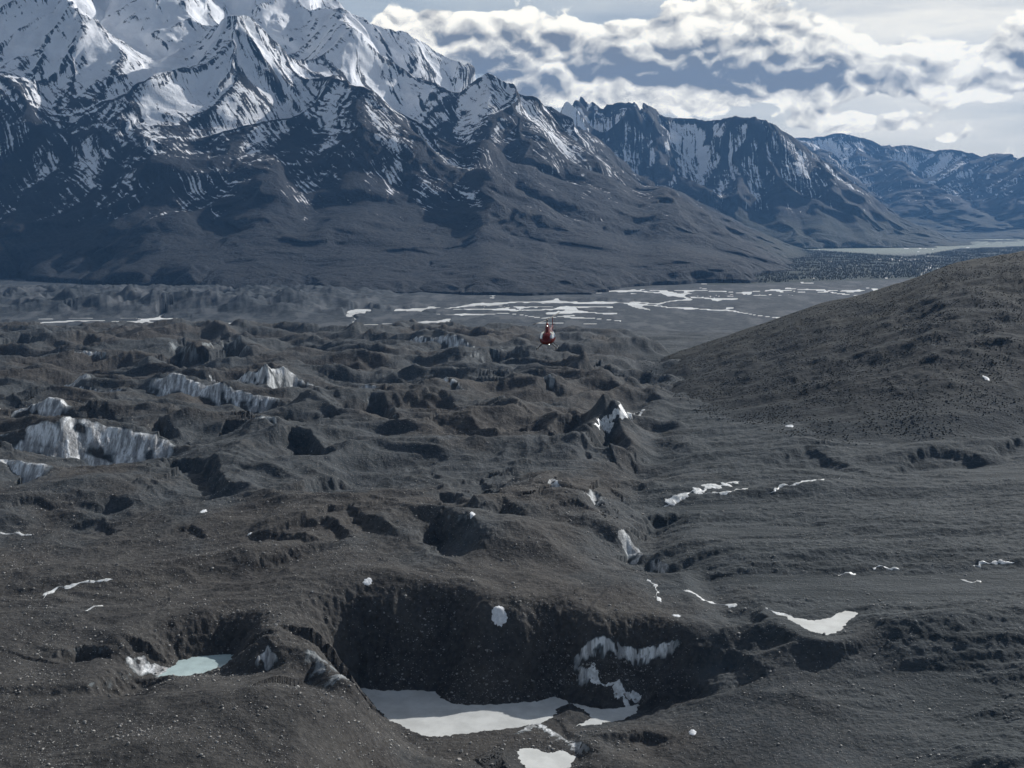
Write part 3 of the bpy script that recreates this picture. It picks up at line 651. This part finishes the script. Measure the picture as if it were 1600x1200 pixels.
def ground_mat():
    m,T=new_mat('debris')
    P=T.n('ShaderNodeNewGeometry').outputs['Position']
    A=lambda n:T.n('ShaderNodeAttribute',attribute_name=n).outputs['Fac']
    ice_,far_,side,hill,crest,forest_,brn=[A(n) for n in ('ice','far','side','hill','crest','forest','brown')]
    big=T.noise(P,.006,5.,.55); mid=T.noise(P,.035,6.,.6); fin=T.noise(P,.28,5.,.65); gr=T.noise(P,1.1,4.,.7)
    Pl=T.mapp(P,(.35,1.6,1.),rot=(0,0,.16)); streak=T.noise(Pl,.05,7.,.65,.6)
    brown=T.mix(T.ss(mid,.3,.7),(.022,.020,.019),(.052,.048,.043))
    grey=T.mix(T.ss(mid,.3,.7),(.020,.026,.030),(.056,.065,.072))
    col=T.mix(T.m('MULTIPLY',T.ss(big,.40,.56),T.m('SUBTRACT',1.,brn)),brown,grey)
    col=T.mix(T.ss(fin,.35,.75,0.,.45),col,(.11,.105,.10))
    sidec=T.mix(T.ss(streak,.32,.66),(.018,.025,.029),(.058,.067,.072))
    sidec=T.mix(T.ss(gr,.62,.8,0.,.6),sidec,(.22,.23,.23))
    col=T.mix(side,col,sidec)
    farc=T.mix(T.ss(mid,.35,.65),(.020,.027,.034),(.052,.061,.070))
    farc=T.mix(T.ss(T.noise(T.mapp(P,(1.,.35,1.)),.012,5.,.6),.5,.62),farc,(.085,.092,.10))
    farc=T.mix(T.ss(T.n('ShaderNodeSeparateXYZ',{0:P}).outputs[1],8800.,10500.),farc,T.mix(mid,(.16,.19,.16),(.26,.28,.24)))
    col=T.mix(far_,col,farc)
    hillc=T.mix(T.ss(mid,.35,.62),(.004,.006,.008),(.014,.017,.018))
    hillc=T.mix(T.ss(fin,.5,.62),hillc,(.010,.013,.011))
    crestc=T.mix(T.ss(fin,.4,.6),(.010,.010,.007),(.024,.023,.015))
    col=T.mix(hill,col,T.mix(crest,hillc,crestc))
    col=T.mix(forest_,col,T.mix(fin,(.012,.021,.016),(.022,.032,.022)))
    # pebbles coloured one by one: scattered pale stones
    vo=T.n('ShaderNodeTexVoronoi',{'Vector':P,'Scale':.7},feature='F1'); rub=T.n('ShaderNodeTexVoronoi',{'Vector':P,'Scale':.42},feature='F1').outputs['Distance']
    st_=T.m('MULTIPLY',T.ss(vo.outputs['Distance'],.36,.14),T.ss(T.n('ShaderNodeSeparateColor',{0:vo.outputs['Color']}).outputs[0],.80,.95))
    col=T.mix(T.m('MULTIPLY',st_,T.m('SUBTRACT',.75,T.m('MULTIPLY',hill,.6))),col,(.30,.30,.29))
    # ice: grey white, dirt running down the fall line
    Pv=T.mapp(P,(1.,.35,.06)); s1=T.noise(Pv,.16,5.,.6,.2); s2=T.noise(Pv,.6,3.,.5)
    icec=T.mix(T.ss(s1,.38,.58),(.84,.86,.87),(.30,.305,.31))
    icec=T.mix(T.ss(s2,.5,.7,0.,.6),icec,(.10,.095,.09))
    f=T.ss(T.m('ADD',ice_,T.m('MULTIPLY',T.m('SUBTRACT',s1,.5),-.9)),.30,.50)
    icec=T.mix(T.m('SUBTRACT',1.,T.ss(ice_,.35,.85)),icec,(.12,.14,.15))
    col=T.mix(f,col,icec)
    rough=T.m('SUBTRACT',.90,T.m('MULTIPLY',f,.35))
    h=T.m('ADD',T.m('MULTIPLY',fin,1.0),T.m('ADD',T.m('MULTIPLY',gr,.45),T.m('MULTIPLY',st_,.5)))
    h=T.m('ADD',h,T.m('ADD',T.m('MULTIPLY',mid,2.0),T.m('MULTIPLY',T.m('SUBTRACT',1.,rub),.3)))
    h=T.m('ADD',h,T.m('MULTIPLY',T.m('MULTIPLY',streak,side),3.))
    bmp=T.n('ShaderNodeBump',{'Height':h,'Distance':1.6,'Strength':.62})
    principled(T,**{'Base Color':col,'Roughness':rough,'Normal':bmp.outputs[0],'Specular IOR Level':.25})
    return m
gmat=ground_mat()
fc=grid_faces(NYg,NXg)
own=np.zeros(len(fc),np.int16)                            # 0 debris covered ice, 1 moraine, 2 hill, 3 valley floor
fid=lambda a:a.reshape(-1)[fc[:,0]]
own[fid(right)>.5]=1; own[fid(far)>.5]=3; own[(fid(hillm)>.5)]=2
ci=iceid.reshape(-1)[fc]; cm=(ci[:,0]>=0)&(ci.min(1)>=0)&(attrs['ice'][fc].min(1)>.3)
own=own.astype(np.int32); own[cm]=10+ci[cm][:,0]
for i,(nm,lb,ct) in enumerate([('glacier','dark debris covered glacier with hollows, the foreground','glacier'),('moraine','smooth streaked grey moraine in the lower right','ground'),('hill','dark rounded hill sloping down from the right edge','hill'),('valley_floor','flat grey gravel valley floor with the braided river','ground')]):
    me=submesh(nm,co,fc[own==i],attrs); tag(link(nm,me,gmat),lb,ct,None,'structure')
for i,lb in enumerate(ICE):
    k_=own==10+i
    if k_.sum()<12: print('ice cliff too small',lb,k_.sum()); 
    if k_.sum()==0: continue
    me=submesh('ice_cliff',co,fc[k_],attrs); tag(link('ice_cliff',me,gmat),lb,'ice cliff',None,'structure')

# ------------------------------------------------------------------ water
def water_mat(name,col,rough,bump,bs,var=.8):
    m,T=new_mat(name); P=T.n('ShaderNodeNewGeometry').outputs['Position']
    n=T.noise(P,bs,4.,.6); b=T.n('ShaderNodeBump',{'Height':n,'Distance':bump,'Strength':.6})
    n2=T.noise(P,bs*.15,4.,.6)
    principled(T,**{'Base Color':T.mix(T.ss(n2,.3,.7),col,tuple(c*var for c in col)),'Roughness':rough,'Normal':b.outputs[0],'IOR':1.33}); return m
def water_sheet(name,poly,z,mat,label,cat='pond',grow=2.2):
    P=to_world(poly,z); cx=sum(p[0] for p in P)/len(P); cy=sum(p[1] for p in P)/len(P)
    x0=min(p[0] for p in P)-grow; x1=max(p[0] for p in P)+grow; y0=min(p[1] for p in P)-grow; y1=max(p[1] for p in P)+grow
    nx=int((x1-x0)/.8)+2; ny=int((y1-y0)/.8)+2; gx_,gy_=np.meshgrid(np.linspace(x0,x1,nx),np.linspace(y0,y1,ny))
    k_=inside(gx_,gy_,P)|(seg_d(gx_,gy_,P+P[:1])[0]<grow); fc_=grid_faces(ny,nx); fc_=fc_[k_.reshape(-1)[fc_].all(1)]
    me=submesh(name,np.stack([gx_,gy_,gx_*0+z],-1).reshape(-1,3),fc_,{})
    return tag(link(name,me,mat,smooth=False),label,cat,None,'structure')
silt=water_mat('silty_water',(.68,.69,.67),.06,.05,.6)
milk=water_mat('milky_water',(.50,.62,.62),.10,.05,.8)
glit=water_mat('river_water',(.80,.81,.80),.42,.3,.05,.62)  # sun glints painted as near-white base, darker noise for silt
water_sheet('pond',P1,L1,silt,'big silty grey pond at the bottom of the crater')
water_sheet('pond',P2,L2,milk,'small milky turquoise pond behind the foreground mound')
water_sheet('pond',P3,L3,silt,'small icy pond at the bottom edge of the picture')
water_sheet('pond',P4,L4,silt,'glinting shallow pond on the right moraine')
me=bpy.data.meshes.new('river'); bm=bmesh.new()
bm.faces.new([bm.verts.new(v) for v in ((-3000,2600,0),(1500,2600,0),(4600,6500,0),(10000,13500,0),(2600,13500,0),(-3200,5500,0))]); bm.to_mesh(me); bm.free()
tag(link('river',me,glit,smooth=False),'bright braided river winding over the valley floor','river',None,'structure')
# ------------------------------------------------------------------ snow patches and streams lying on the ground
def plain(name,col,rough=.6,metal=0.,spec=.5,nz=None):
    m,T=new_mat(name); P=T.n('ShaderNodeTexCoord').outputs['Object']
    c=col
    if nz: c=T.mix(T.ss(T.noise(P,nz[0],4.,.6),.35,.65),col,tuple(v*nz[1] for v in col))
    ins={'Roughness':rough,'Metallic':metal,'Specular IOR Level':spec}
    if nz: ins['Base Color']=c
    else: ins['Base Color']=(*col,1)
    principled(T,**ins); return m
snow_m=plain('old_snow',(.80,.82,.84),.6,nz=(.6,.82)); froth_glint=plain('white_water_and_glint',(.80,.82,.82),.35,nz=(.35,.62))  # stream white is froth and sky glint painted together
def snow_patch(px,py,rx,ry,label,seed):
    cx,cy=on2(px,py,0); t=np.linspace(0,2*math.pi,97)[:-1]; k=np.linspace(0,1,9)
    K,TT=np.meshgrid(k,t,indexing='ij'); rad=1+fbm(np.cos(TT)*1.3+seed,np.sin(TT)*1.3,3,seed)*.5
    x=cx+K*rad*np.cos(TT)*rx; y=cy+K*rad*np.sin(TT)*ry
    z=ground_z(x,y)+.5*(1-K**3)-.12
    f=[(i*96+j,i*96+(j+1)%96,(i+1)*96+(j+1)%96,(i+1)*96+j) for i in range(8) for j in range(96)]
    me=mesh_np('snow_patch',np.stack([x,y,z],-1).reshape(-1,3),np.array(f))
    tag(link('snow_patch',me,snow_m),label,'snow patch')
snow_patch(575,909,3.4,3.6,'tiny white snow patch above the left rim of the big crater',1)
snow_patch(780,962,5.2,5.0,'oval white snow patch below the brown dome, on the crater slope',2)
snow_patch(738,803,2.4,5.0,'narrow white snow patch above the brown dome left of centre',3)
snow_patch(1057,962,3.2,2.4,'small snow patch left of the dark hollow beside the gully',4)
snow_patch(1082,1144,2.2,3.0,'lone snow patch near the bottom right of the grey pond',5)
snow_patch(390,834,1.8,2.5,'snow fleck on the dark step above the left stream',6)
snow_patch(318,799,3.0,4.0,'pale snow fleck under the long dark ice step',7)
snow_patch(1540,590,2.8,9.0,'lone white fleck high on the dark right hill',8)
snow_patch(1234,665,4.5,6.0,'white fleck at the foot of the right hill',9)
def stream(pts,wid,label,seed,parts=1.):
    P=np.array([on2(a,b,0) for a,b in pts]); L=np.r_[0,np.cumsum(np.hypot(*np.diff(P,axis=0).T))]; n=max(8,int(L[-1]/.7)); Q=P.copy(); P=np.concatenate([Q[:1],*[np.array([Q[i]*.75+Q[i+1]*.25,Q[i]*.25+Q[i+1]*.75]) for i in range(len(Q)-1)],Q[-1:]]); L=np.r_[0,np.cumsum(np.hypot(*np.diff(P,axis=0).T))]
    s=np.linspace(0,L[-1],n); x=np.interp(s,L,P[:,0]); y=np.interp(s,L,P[:,1])
    x=x+fbm(s/14,s*0+seed,3,seed)*5; y=y+fbm(s/14,s*0+seed+5,3,seed)*5
    tx,ty=np.gradient(x),np.gradient(y); l=np.hypot(tx,ty)+1e-6; nx_,ny_=-ty/l,tx/l
    w_=wid*(.08+1.5*np.clip(.45+1.5*fbm(s/8,s*0+seed+9,4,seed),0.,1))*sstep(0,.06,s/L[-1])*sstep(1.,.94,s/L[-1])+.05
    u=np.linspace(-1,1,7); X_=x[:,None]+nx_[:,None]*u*w_[:,None]; Y_=y[:,None]+ny_[:,None]*u*w_[:,None]
    z=ground_z(X_,Y_)+.28*(1-np.abs(u)**3)[None]-.06
    me=mesh_np('stream',np.stack([X_,Y_,z],-1).reshape(-1,3),grid_faces(n,7))
    tag(link('stream',me,froth_glint),label,'stream',None,'structure')
for i,(p,wd,lb) in enumerate([([(70,934),(78,922),(110,915),(150,909),(174,905)],1.5,'curved white stream on the left of the debris covered ice'),
([(134,954),(148,949),(165,945)],1.2,'short white stream below the curved one at left'),
([(0,831),(25,833),(52,835)],1.3,'faint white stream at the left edge'),
([(925,662),(955,656),(975,650),(990,646)],5.5,'bright stream piece below the helicopter near the gully'),
([(1003,640),(985,652)],2.5,'thin stream thread falling into the gully'),
([(918,1044),(932,1060),(955,1072),(975,1082),(1003,1083)],2.2,'narrow white stream running from the ice cliff to the grey pond'),
([(955,1074),(975,1090),(985,1100)],2.4,'wide mouth of the stream entering the grey pond'),
([(1068,923),(1095,934),(1120,941),(1147,948)],2.2,'white stream streak at the left of the moraine'),
([(1035,792),(1060,776),(1085,766),(1120,760),(1155,752)],4.2,'broken white water in the gully right of centre'),
([(1100,772),(1140,768),(1170,762)],2.4,'side thread of the broken white water'),
([(1195,772),(1240,756),(1280,750),(1312,745)],1.5,'thin white rill below the foot of the right hill'),
([(1520,884),(1545,880),(1580,877)],1.3,'bright rill near the right edge, upper one'),
([(1500,905),(1520,911),(1535,907)],1.5,'bright rill near the right edge, lower one'),
([(1365,889),(1385,888),(1405,891)],1.1,'small glinting rill in the middle of the moraine'),
([(1195,950),(1215,958),(1235,964)],1.6,'feeder stream of the glinting moraine pond'),
([(1012,905),(1025,916),(1030,940)],1.0,'thread of water at the bottom of the gully'),
([(1310,900),(1320,897),(1340,895)],.9,'tiny rill left of the glinting one on the moraine')]):
    stream(p,wd,lb,i*3+1)

# ------------------------------------------------------------------ stones
rnd=random.Random(5); rng=np.random.default_rng(5)
def stone_mesh(seed,sub=2):
    bm=bmesh.new(); bmesh.ops.create_icosphere(bm,subdivisions=sub,radius=.5); r=random.Random(seed)
    cuts=[(Vector((r.gauss(0,1),r.gauss(0,1),r.gauss(0,1))).normalized(),r.uniform(.24,.42)) for _ in range(9)]
    sc3=Vector((1,r.uniform(.6,.95),r.uniform(.5,.85)))
    for v in bm.verts:
        for n,dd in cuts:
            k=v.co.dot(n)
            if k>dd: v.co-=n*(k-dd)
        v.co=Vector((v.co.x*sc3.x,v.co.y*sc3.y,v.co.z*sc3.z))
    return bm
def rock_mat():
    m,T=new_mat('boulder_rock'); P=T.n('ShaderNodeNewGeometry').outputs['Position']; oi=T.n('ShaderNodeObjectInfo').outputs['Random']
    a=T.mix(T.ss(T.noise(P,1.2,5.,.65),.3,.7),(.16,.157,.15),(.46,.45,.43)); a=T.mix(T.m('MULTIPLY',oi,.6),a,(.18,.155,.135))
    b=T.n('ShaderNodeBump',{'Height':T.noise(P,4.,5.,.7),'Distance':.12,'Strength':.7}); principled(T,**{'Base Color':a,'Roughness':.85,'Normal':b.outputs[0]}); return m
rmat=rock_mat(); variants=[]
for s in range(8):
    me=bpy.data.meshes.new('boulder'); bm=stone_mesh(s); bm.to_mesh(me); bm.free(); me.materials.append(rmat); variants.append(me)
placed=0; k=0
while placed<300:
    k+=1
    py=rng.uniform(800,1215); px=rng.uniform(-20,1000) if rng.random()<.8 else rng.uniform(1000,1620)
    if pn(px/130,py/90,5)<rng.uniform(-.35,.25): continue
    x,y=on(px,py,0)
    gx,gy=float(x),float(y)
    if inside(np.array([gx]),np.array([gy]),to_world(P1,L1))[0] or inside(np.array([gx]),np.array([gy]),to_world(P2,L2))[0]: continue
    s=float(np.clip(.7*rng.pareto(2.3)+.95,.9,4.))
    o=bpy.data.objects.new('boulder',variants[k%8]); sc.collection.objects.link(o)
    o.location=(gx,gy,float(ground_z(gx,gy))+.12*s); o.scale=(s,s*rng.uniform(.8,1.1),s*rng.uniform(.75,1.1)); o.rotation_euler=(rng.uniform(-.3,.3),rng.uniform(-.3,.3),rng.uniform(0,6.28))
    tag(o,'angular grey boulder lying loose on dark glacier gravel','boulder','boulders scattered over the gravel'); placed+=1
def scatter(name,mat,label,cat,x,y,size,protos,sink=.1,zs=(.6,1.),kind='stuff'):
    """many small low meshes merged into one"""
    z=ground_z(x,y); V=[];Fc=[];off=0; n=len(x); pid=rng.integers(0,len(protos),n); th=rng.uniform(0,6.28,n)
    for i,(pv,pf) in enumerate(protos):
        m=pid==i; k_=m.sum()
        if k_==0: continue
        c,s=np.cos(th[m]),np.sin(th[m]); sz=size[m]
        vx=(pv[None,:,0]*c[:,None]-pv[None,:,1]*s[:,None])*sz[:,None]+x[m][:,None]
        vy=(pv[None,:,0]*s[:,None]+pv[None,:,1]*c[:,None])*sz[:,None]+y[m][:,None]
        vz=pv[None,:,2]*(sz*rng.uniform(*zs,k_))[:,None]+(z[m]+sz*sink)[:,None]
        V.append(np.stack([vx,vy,vz],-1).reshape(-1,3)); Fc.append((pf[None]+(np.arange(k_)*len(pv))[:,None,None]).reshape(-1,3)+off); off+=k_*len(pv)
    me=mesh_np(name,np.concatenate(V),np.concatenate(Fc)); return tag(link(name,me,mat,smooth=False),label,cat,None,kind)
def proto(bm):
    bmesh.ops.triangulate(bm,faces=bm.faces); bm.verts.index_update(); v=np.array([v.co[:] for v in bm.verts]); f=np.array([[q.index for q in fa.verts] for fa in bm.faces]); bm.free(); return v,f
small=[proto(stone_mesh(20+i,1)) for i in range(6)]
def pick(n,xr,yr,dens):
    px=rng.uniform(*xr,n); py=rng.uniform(*yr,n); k=dens(px,py)>rng.uniform(0,1,n); px,py=px[k],py[k]
    a=(px-800)/F/1.0; t=(335-py)/F; Yq=np.full(px.shape,1000.)
    y_=-(py-600)/F; a=((px-800)/F)/(CT+y_*ST); t=(-ST+y_*CT)/(CT+y_*ST)
    for _ in range(40): Yq=.5*Yq+.5*(zbase(a*Yq,Yq)-HC)/t
    return a*Yq,Yq
ponds=[to_world(p,z) for p,z in ((P1,L1),(P2,L2),(P3,L3),(P4,L4))]
def dry(x,y):
    k=np.ones(len(x),bool)
    for p in ponds: k&=~inside(x,y,p)
    return x[k],y[k]
x,y=dry(*pick(95000,(-60,1660),(600,1230),lambda px,py:np.clip(.35+pn(px/120,py/60,3)*1.6+.4*pn(px/30,py/20,4),0,1)*np.where(px>1010,.35,1.)*sstep(560,800,py)))
s=np.clip(.36*(rng.pareto(2.2,len(x))+1)*(.7+y/1500),.3,2.6)
scatter('loose_stones',rmat,'loose grey stones strewn over the dark gravel','stones',x,y,s,small)
# low dark bushes on the hill
def bush_proto(i):
    bm=bmesh.new(); bmesh.ops.create_icosphere(bm,subdivisions=1,radius=.5); r=random.Random(i)
    for v in bm.verts: v.co*=r.uniform(.65,1.25)
    return proto(bm)
bm_,T=new_mat('bush_leaves'); P=T.n('ShaderNodeNewGeometry').outputs['Position']
principled(T,**{'Base Color':T.mix(T.ss(T.noise(P,.05,4.,.6),.4,.6),(.005,.008,.006),(.015,.017,.010)),'Roughness':.9})
x,y=pick(60000,(1000,1700),(400,740),lambda px,py:np.clip(.30+pn(px/70,py/30,13)*1.5,0,1))
x,y=x*1.,y*1.
aX,tY=rng.uniform(.12,.55,42000),rng.uniform(1130,2080,42000); x=aX*tY; y=tY
k=(hill_h(x,y)[1]>.04)&(hill_h(x,y)[1]<.99)&(fbm(x/70,y/50,3,13)+.12>rng.uniform(-.25,.45,len(x))); x,y=x[k],y[k]
scatter('low_bushes',bm_,'dark low bushes dotting the right hill','bushes',x,y,rng.uniform(.8,2.4,len(x)),[bush_proto(i) for i in range(5)],sink=.1,zs=(.4,.8))
# far spruce forest on the valley floor
def tree_proto(i):
    bm=bmesh.new(); r=random.Random(i)
    bmesh.ops.create_cone(bm,segments=5,radius1=.20,radius2=.0,depth=1.); bmesh.ops.translate(bm,verts=bm.verts,vec=(0,0,.5))
    for v in bm.verts:
        if v.co.z<.1: v.co.x*=r.uniform(.7,1.3); v.co.y*=r.uniform(.7,1.3)
    return proto(bm)
poly=[at(*p) for p in [(1180,388),(1290,393),(1420,402),(1500,390),(1600,386),(1600,405),(1480,420),(1430,434),(1300,438),(1150,444),(1160,430)]]
xs=[p[0] for p in poly]; ys=[p[1] for p in poly]; x=rng.uniform(min(xs),max(xs),60000); y=rng.uniform(min(ys),max(ys),60000)
k=inside(x,y,poly)&(fbm(x/260,y/260,3,14)+.22>0); x,y=x[k][:26000],y[k][:26000]
scatter('far_forest',bm_,'dark spruce forest far off on the valley floor','forest',x,y,rng.uniform(8,17,len(x)),[tree_proto(i) for i in range(4)],sink=0.,zs=(.9,1.2))

# ------------------------------------------------------------------ helicopter
red=plain('red_paint',(.13,.007,.007),.25,spec=.6); dark=plain('dark_metal',(.02,.021,.024),.4,.3); blade_m=plain('blade_grey',(.05,.052,.055),.4); chrome=plain('exhaust_metal',(.35,.35,.36),.3,1.)
gm,T=new_mat('canopy_glass'); g=T.n('ShaderNodeBsdfGlossy',{'Color':(.9,.95,1.,1.),'Roughness':.03}); tr=T.n('ShaderNodeBsdfTransparent',{'Color':(.62,.66,.68,1.)})
T.n('ShaderNodeOutputMaterial',{'Surface':T.n('ShaderNodeMixShader',{0:T.lin(T.n('ShaderNodeLayerWeight',{'Blend':.35}).outputs['Fresnel'],0.,1.,.45,1.),1:tr.outputs[0],2:g.outputs[0]}).outputs[0]})
lm,T=new_mat('lamp_and_glint'); T.n('ShaderNodeOutputMaterial',{'Surface':T.n('ShaderNodeEmission',{'Color':(1,.97,.9,1),'Strength':5.}).outputs[0]})
heli=bpy.data.objects.new('helicopter',None); sc.collection.objects.link(heli)
tag(heli,'small dark red helicopter flying low towards the viewer above the glacier','helicopter')
def part(name,bm,mat,parent=None,smooth=True,bev=0.):
    me=bpy.data.meshes.new(name); bmesh.ops.recalc_face_normals(bm,faces=bm.faces); bm.to_mesh(me); bm.free(); return link(name,me,mat,parent or heli,smooth)
def tube(bm,pts,rads,n=10,cap=True):
    rings=[]
    for i,p in enumerate(pts):
        p=Vector(p); q0=Vector(pts[max(i-1,0)]); q1=Vector(pts[min(i+1,len(pts)-1)]); d_=(q1-q0).normalized()
        u=d_.orthogonal().normalized() if i==0 else (u-d_*u.dot(d_)).normalized(); v=d_.cross(u); r=rads[i] if isinstance(rads,(list,tuple)) else rads
        rings.append([bm.verts.new(p+(u*math.cos(2*math.pi*k/n)+v*math.sin(2*math.pi*k/n))*r) for k in range(n)])
    for a,b in zip(rings,rings[1:]):
        for k in range(n): bm.faces.new((a[k],a[(k+1)%n],b[(k+1)%n],b[k]))
    if cap: bm.faces.new(rings[0][::-1]); bm.faces.new(rings[-1])
SEC=[(1.78,.04,.93,.04),(1.70,.22,.95,.20),(1.55,.36,1.0,.34),(1.3,.50,1.12,.48),(1.0,.59,1.16,.60),(.65,.64,1.22,.68),(.25,.66,1.26,.73),(-.15,.66,1.28,.75),(-.55,.65,1.29,.74),(-.95,.60,1.30,.70),(-1.35,.50,1.33,.60),(-1.7,.38,1.38,.44),(-2.0,.26,1.43,.30),(-2.25,.16,1.46,.18)]
NS=36; sec2=[]
for i in range(len(SEC)-1):
    for t in (0,.5): sec2.append(tuple(SEC[i][k]*(1-t)+SEC[i+1][k]*t for k in range(4)))
sec2.append(SEC[-1])
V=[]
for y_,hw,zc,hh_ in sec2:
    for k in range(NS):
        th=2*math.pi*k/NS; c,s=math.cos(th),math.sin(th); e=.82
        V.append((math.copysign(abs(c)**e,c)*hw*1.36,y_,zc+math.copysign(abs(s)**e,s)*hh_))
FW=[];FD={-1:[],1:[]};FR={-1:[],1:[]};FB=[]
for i in range(len(sec2)-1):
    for k in range(NS):
        f=(i*NS+k,i*NS+(k+1)%NS,(i+1)*NS+(k+1)%NS,(i+1)*NS+k); c=sum((Vector(V[j]) for j in f),Vector())/4
        zc=sec2[i][2]; hh_=sec2[i][3]; rel=(c.z-zc)/max(hh_,.05)
        if c.y>.25 and c.z>1.33 and rel<.97 and abs(c.x)>.04: FW.append(f)
        elif -.10<c.y<.20 and .05<rel<.80 and abs(c.x)>.4: FD[1 if c.x>0 else -1].append(f)
        elif -.80<c.y<-.20 and .12<rel<.78 and abs(c.x)>.4: FR[1 if c.x>0 else -1].append(f)
        else: FB.append(f)
def sub(name,fs,mat,parent=None,push=0.):
    fs=np.array(fs); me=submesh(name,np.array(V),fs,{}); return link(name,me,mat,parent or heli)
body=sub('fuselage',FB+[],red); sub('windshield',FW,gm)
for s_ in (-1,1):
    sub('front_door_window',FD[s_],gm); sub('rear_door_window',FR[s_],gm)
bm=bmesh.new()
for s_ in (-1,1):
    for yy in (.35,-.5):
        for (dx,dy,dz,cx,cy,cz) in ((.46,.45,.12,s_*.3,yy,.85),(.46,.10,.55,s_*.3,yy-.25,1.15)):
            mt=Matrix.Translation((cx,cy,cz))@Matrix.Diagonal((dx,dy,dz,1)); bmesh.ops.create_cube(bm,size=1.,matrix=mt)
part('seat',bm,dark,smooth=False)
# mast fairing, hub, blades
bm=bmesh.new(); rg=[]
for z_,hl,hw in ((1.85,.8,.42),(2.05,.66,.34),(2.3,.50,.27),(2.6,.40,.21),(2.85,.30,.15),(2.98,.2,.09)):
    rg.append([bm.verts.new((math.cos(t)*hw,-.25+math.sin(t)*hl,z_)) for t in [2*math.pi*k/20 for k in range(20)]])
for a,b in zip(rg,rg[1:]):
    for k in range(20): bm.faces.new((a[k],a[(k+1)%20],b[(k+1)%20],b[k]))
bm.faces.new(rg[-1]); part('mast_fairing',bm,red)
bm=bmesh.new(); tube(bm,[(0,-.25,2.9),(0,-.25,3.32)],.045); part('rotor_mast',bm,dark)
hubr=math.radians(78)
hub=bpy.data.objects.new('rotor_hub',None)
bm=bmesh.new(); tube(bm,[(-.36,0,0),(-.2,0,.02),(.2,0,.02),(.36,0,0)],[.05,.09,.09,.05]); tube(bm,[(0,0,-.1),(0,0,.12)],.10,12)
hub=part('rotor_hub',bm,dark); hub.location=(0,-.25,3.28); hub.rotation_euler=(0,0,hubr)
for s_ in (-1,1):
    bm=bmesh.new(); prof=[(-.10,0),(-.04,.016),(.04,.012),(.15,0),(.04,-.008),(-.04,-.012)]; rings=[]
    for r_ in (.34,.8,2.,3.5,5.0):
        w_=1. if r_>.5 else .45; rings.append([bm.verts.new((s_*r_,s_*px_*w_,pz+.035*r_)) for px_,pz in prof])
    for a,b in zip(rings,rings[1:]):
        for k in range(6): bm.faces.new((a[k],a[(k+1)%6],b[(k+1)%6],b[k]))
    bm.faces.new(rings[-1]); bm.faces.new(rings[0]); part('rotor_blade',bm,blade_m,hub)
# tail
bm=bmesh.new(); tube(bm,[(0,-2.1,1.46),(0,-3.5,1.55),(0,-5.2,1.66),(0,-6.75,1.76)],[.17,.14,.11,.075],14); part('tail_boom',bm,red)
def plate(pts,th,axis):
    bm=bmesh.new(); a=[];b=[]
    for p in pts:
        v=Vector(p); d_=Vector((th/2,0,0)) if axis=='x' else Vector((0,0,th/2)); a.append(bm.verts.new(v+d_)); b.append(bm.verts.new(v-d_))
    n=len(pts); bm.faces.new(a); bm.faces.new(b[::-1])
    for k in range(n): bm.faces.new((a[k],b[k],b[(k+1)%n],a[(k+1)%n]))
    return bm
part('vertical_fin',plate([(0,-6.35,1.8),(0,-6.75,2.65),(0,-7.05,2.65),(0,-6.95,1.75),(0,-6.95,1.05),(0,-6.7,1.05),(0,-6.35,1.65)],.06,'x'),red,smooth=False)
part('stabilizer',plate([(.05,-6.0,1.72),(.85,-6.1,1.72),(.85,-6.4,1.72),(.05,-6.45,1.72)],.04,'z'),red,smooth=False)
bm=bmesh.new(); tube(bm,[(-.02,-6.85,1.85),(-.26,-6.85,1.85)],.05); trh=part('tail_rotor_hub',bm,dark)
for s_ in (-1,1):
    part('tail_rotor_blade',plate([(-.27,-6.80,1.85+s_*.05),(-.27,-6.76,1.85+s_*.75),(-.27,-6.92,1.85+s_*.75),(-.27,-6.90,1.85+s_*.05)],.025,'x'),blade_m,trh,smooth=False)
# skids
for s_ in (-1,1):
    bm=bmesh.new(); tube(bm,[(s_*1.12,-1.35,.05),(s_*1.12,1.2,.05),(s_*1.12,1.5,.12),(s_*1.12,1.68,.28)],.045); part('skid',bm,dark)
for yy in (-.75,.75):
    bm=bmesh.new(); tube(bm,[(-1.12,yy,.06),(-.9,yy,.3),(-.55,yy,.58),(0,yy,.62),(.55,yy,.58),(.9,yy,.3),(1.12,yy,.06)],.035); part('cross_tube',bm,dark)
bm=bmesh.new(); tube(bm,[(.2,-1.5,.8),(.2,-1.85,.72)],.06); part('exhaust',bm,chrome)
for (lx,lz,ly,rr) in ((-.30,.70,1.33,.07),(-.06,2.62,.16,.045)):  # nose lamp; the mast bead is an added glow imitating a sun glint
    bm=bmesh.new(); bmesh.ops.create_uvsphere(bm,u_segments=12,v_segments=8,radius=rr); o=part('landing_light_and_glint',bm,lm); o.location=(lx,ly,lz)
hx,hy=ray(856,544)[0]*125.,125.; psi=math.radians(7.5)
heli.location=(hx,hy,HC+ray(856,544)[1]*125.); heli.rotation_euler=(math.radians(-2.5),math.radians(2),math.pi-psi)
# ------------------------------------------------------------------ air
me=bpy.data.meshes.new('haze'); bm=bmesh.new(); bmesh.ops.create_cube(bm,size=1.)
for v in bm.verts: v.co=Vector((v.co.x*60000,12000+v.co.y*32000,(v.co.z+.5)*3900-45))
bm.to_mesh(me); bm.free()
m,T=new_mat('haze')
vol=T.n('ShaderNodeVolumePrincipled',{'Color':(.22,.50,1.0),'Density':2.0e-5,'Anisotropy':.1})
T.n('ShaderNodeOutputMaterial',{'Volume':vol.outputs[0]})
tag(link('haze',me,m,smooth=False),'thin blue haze filling the air of the valley','haze',None,'stuff')
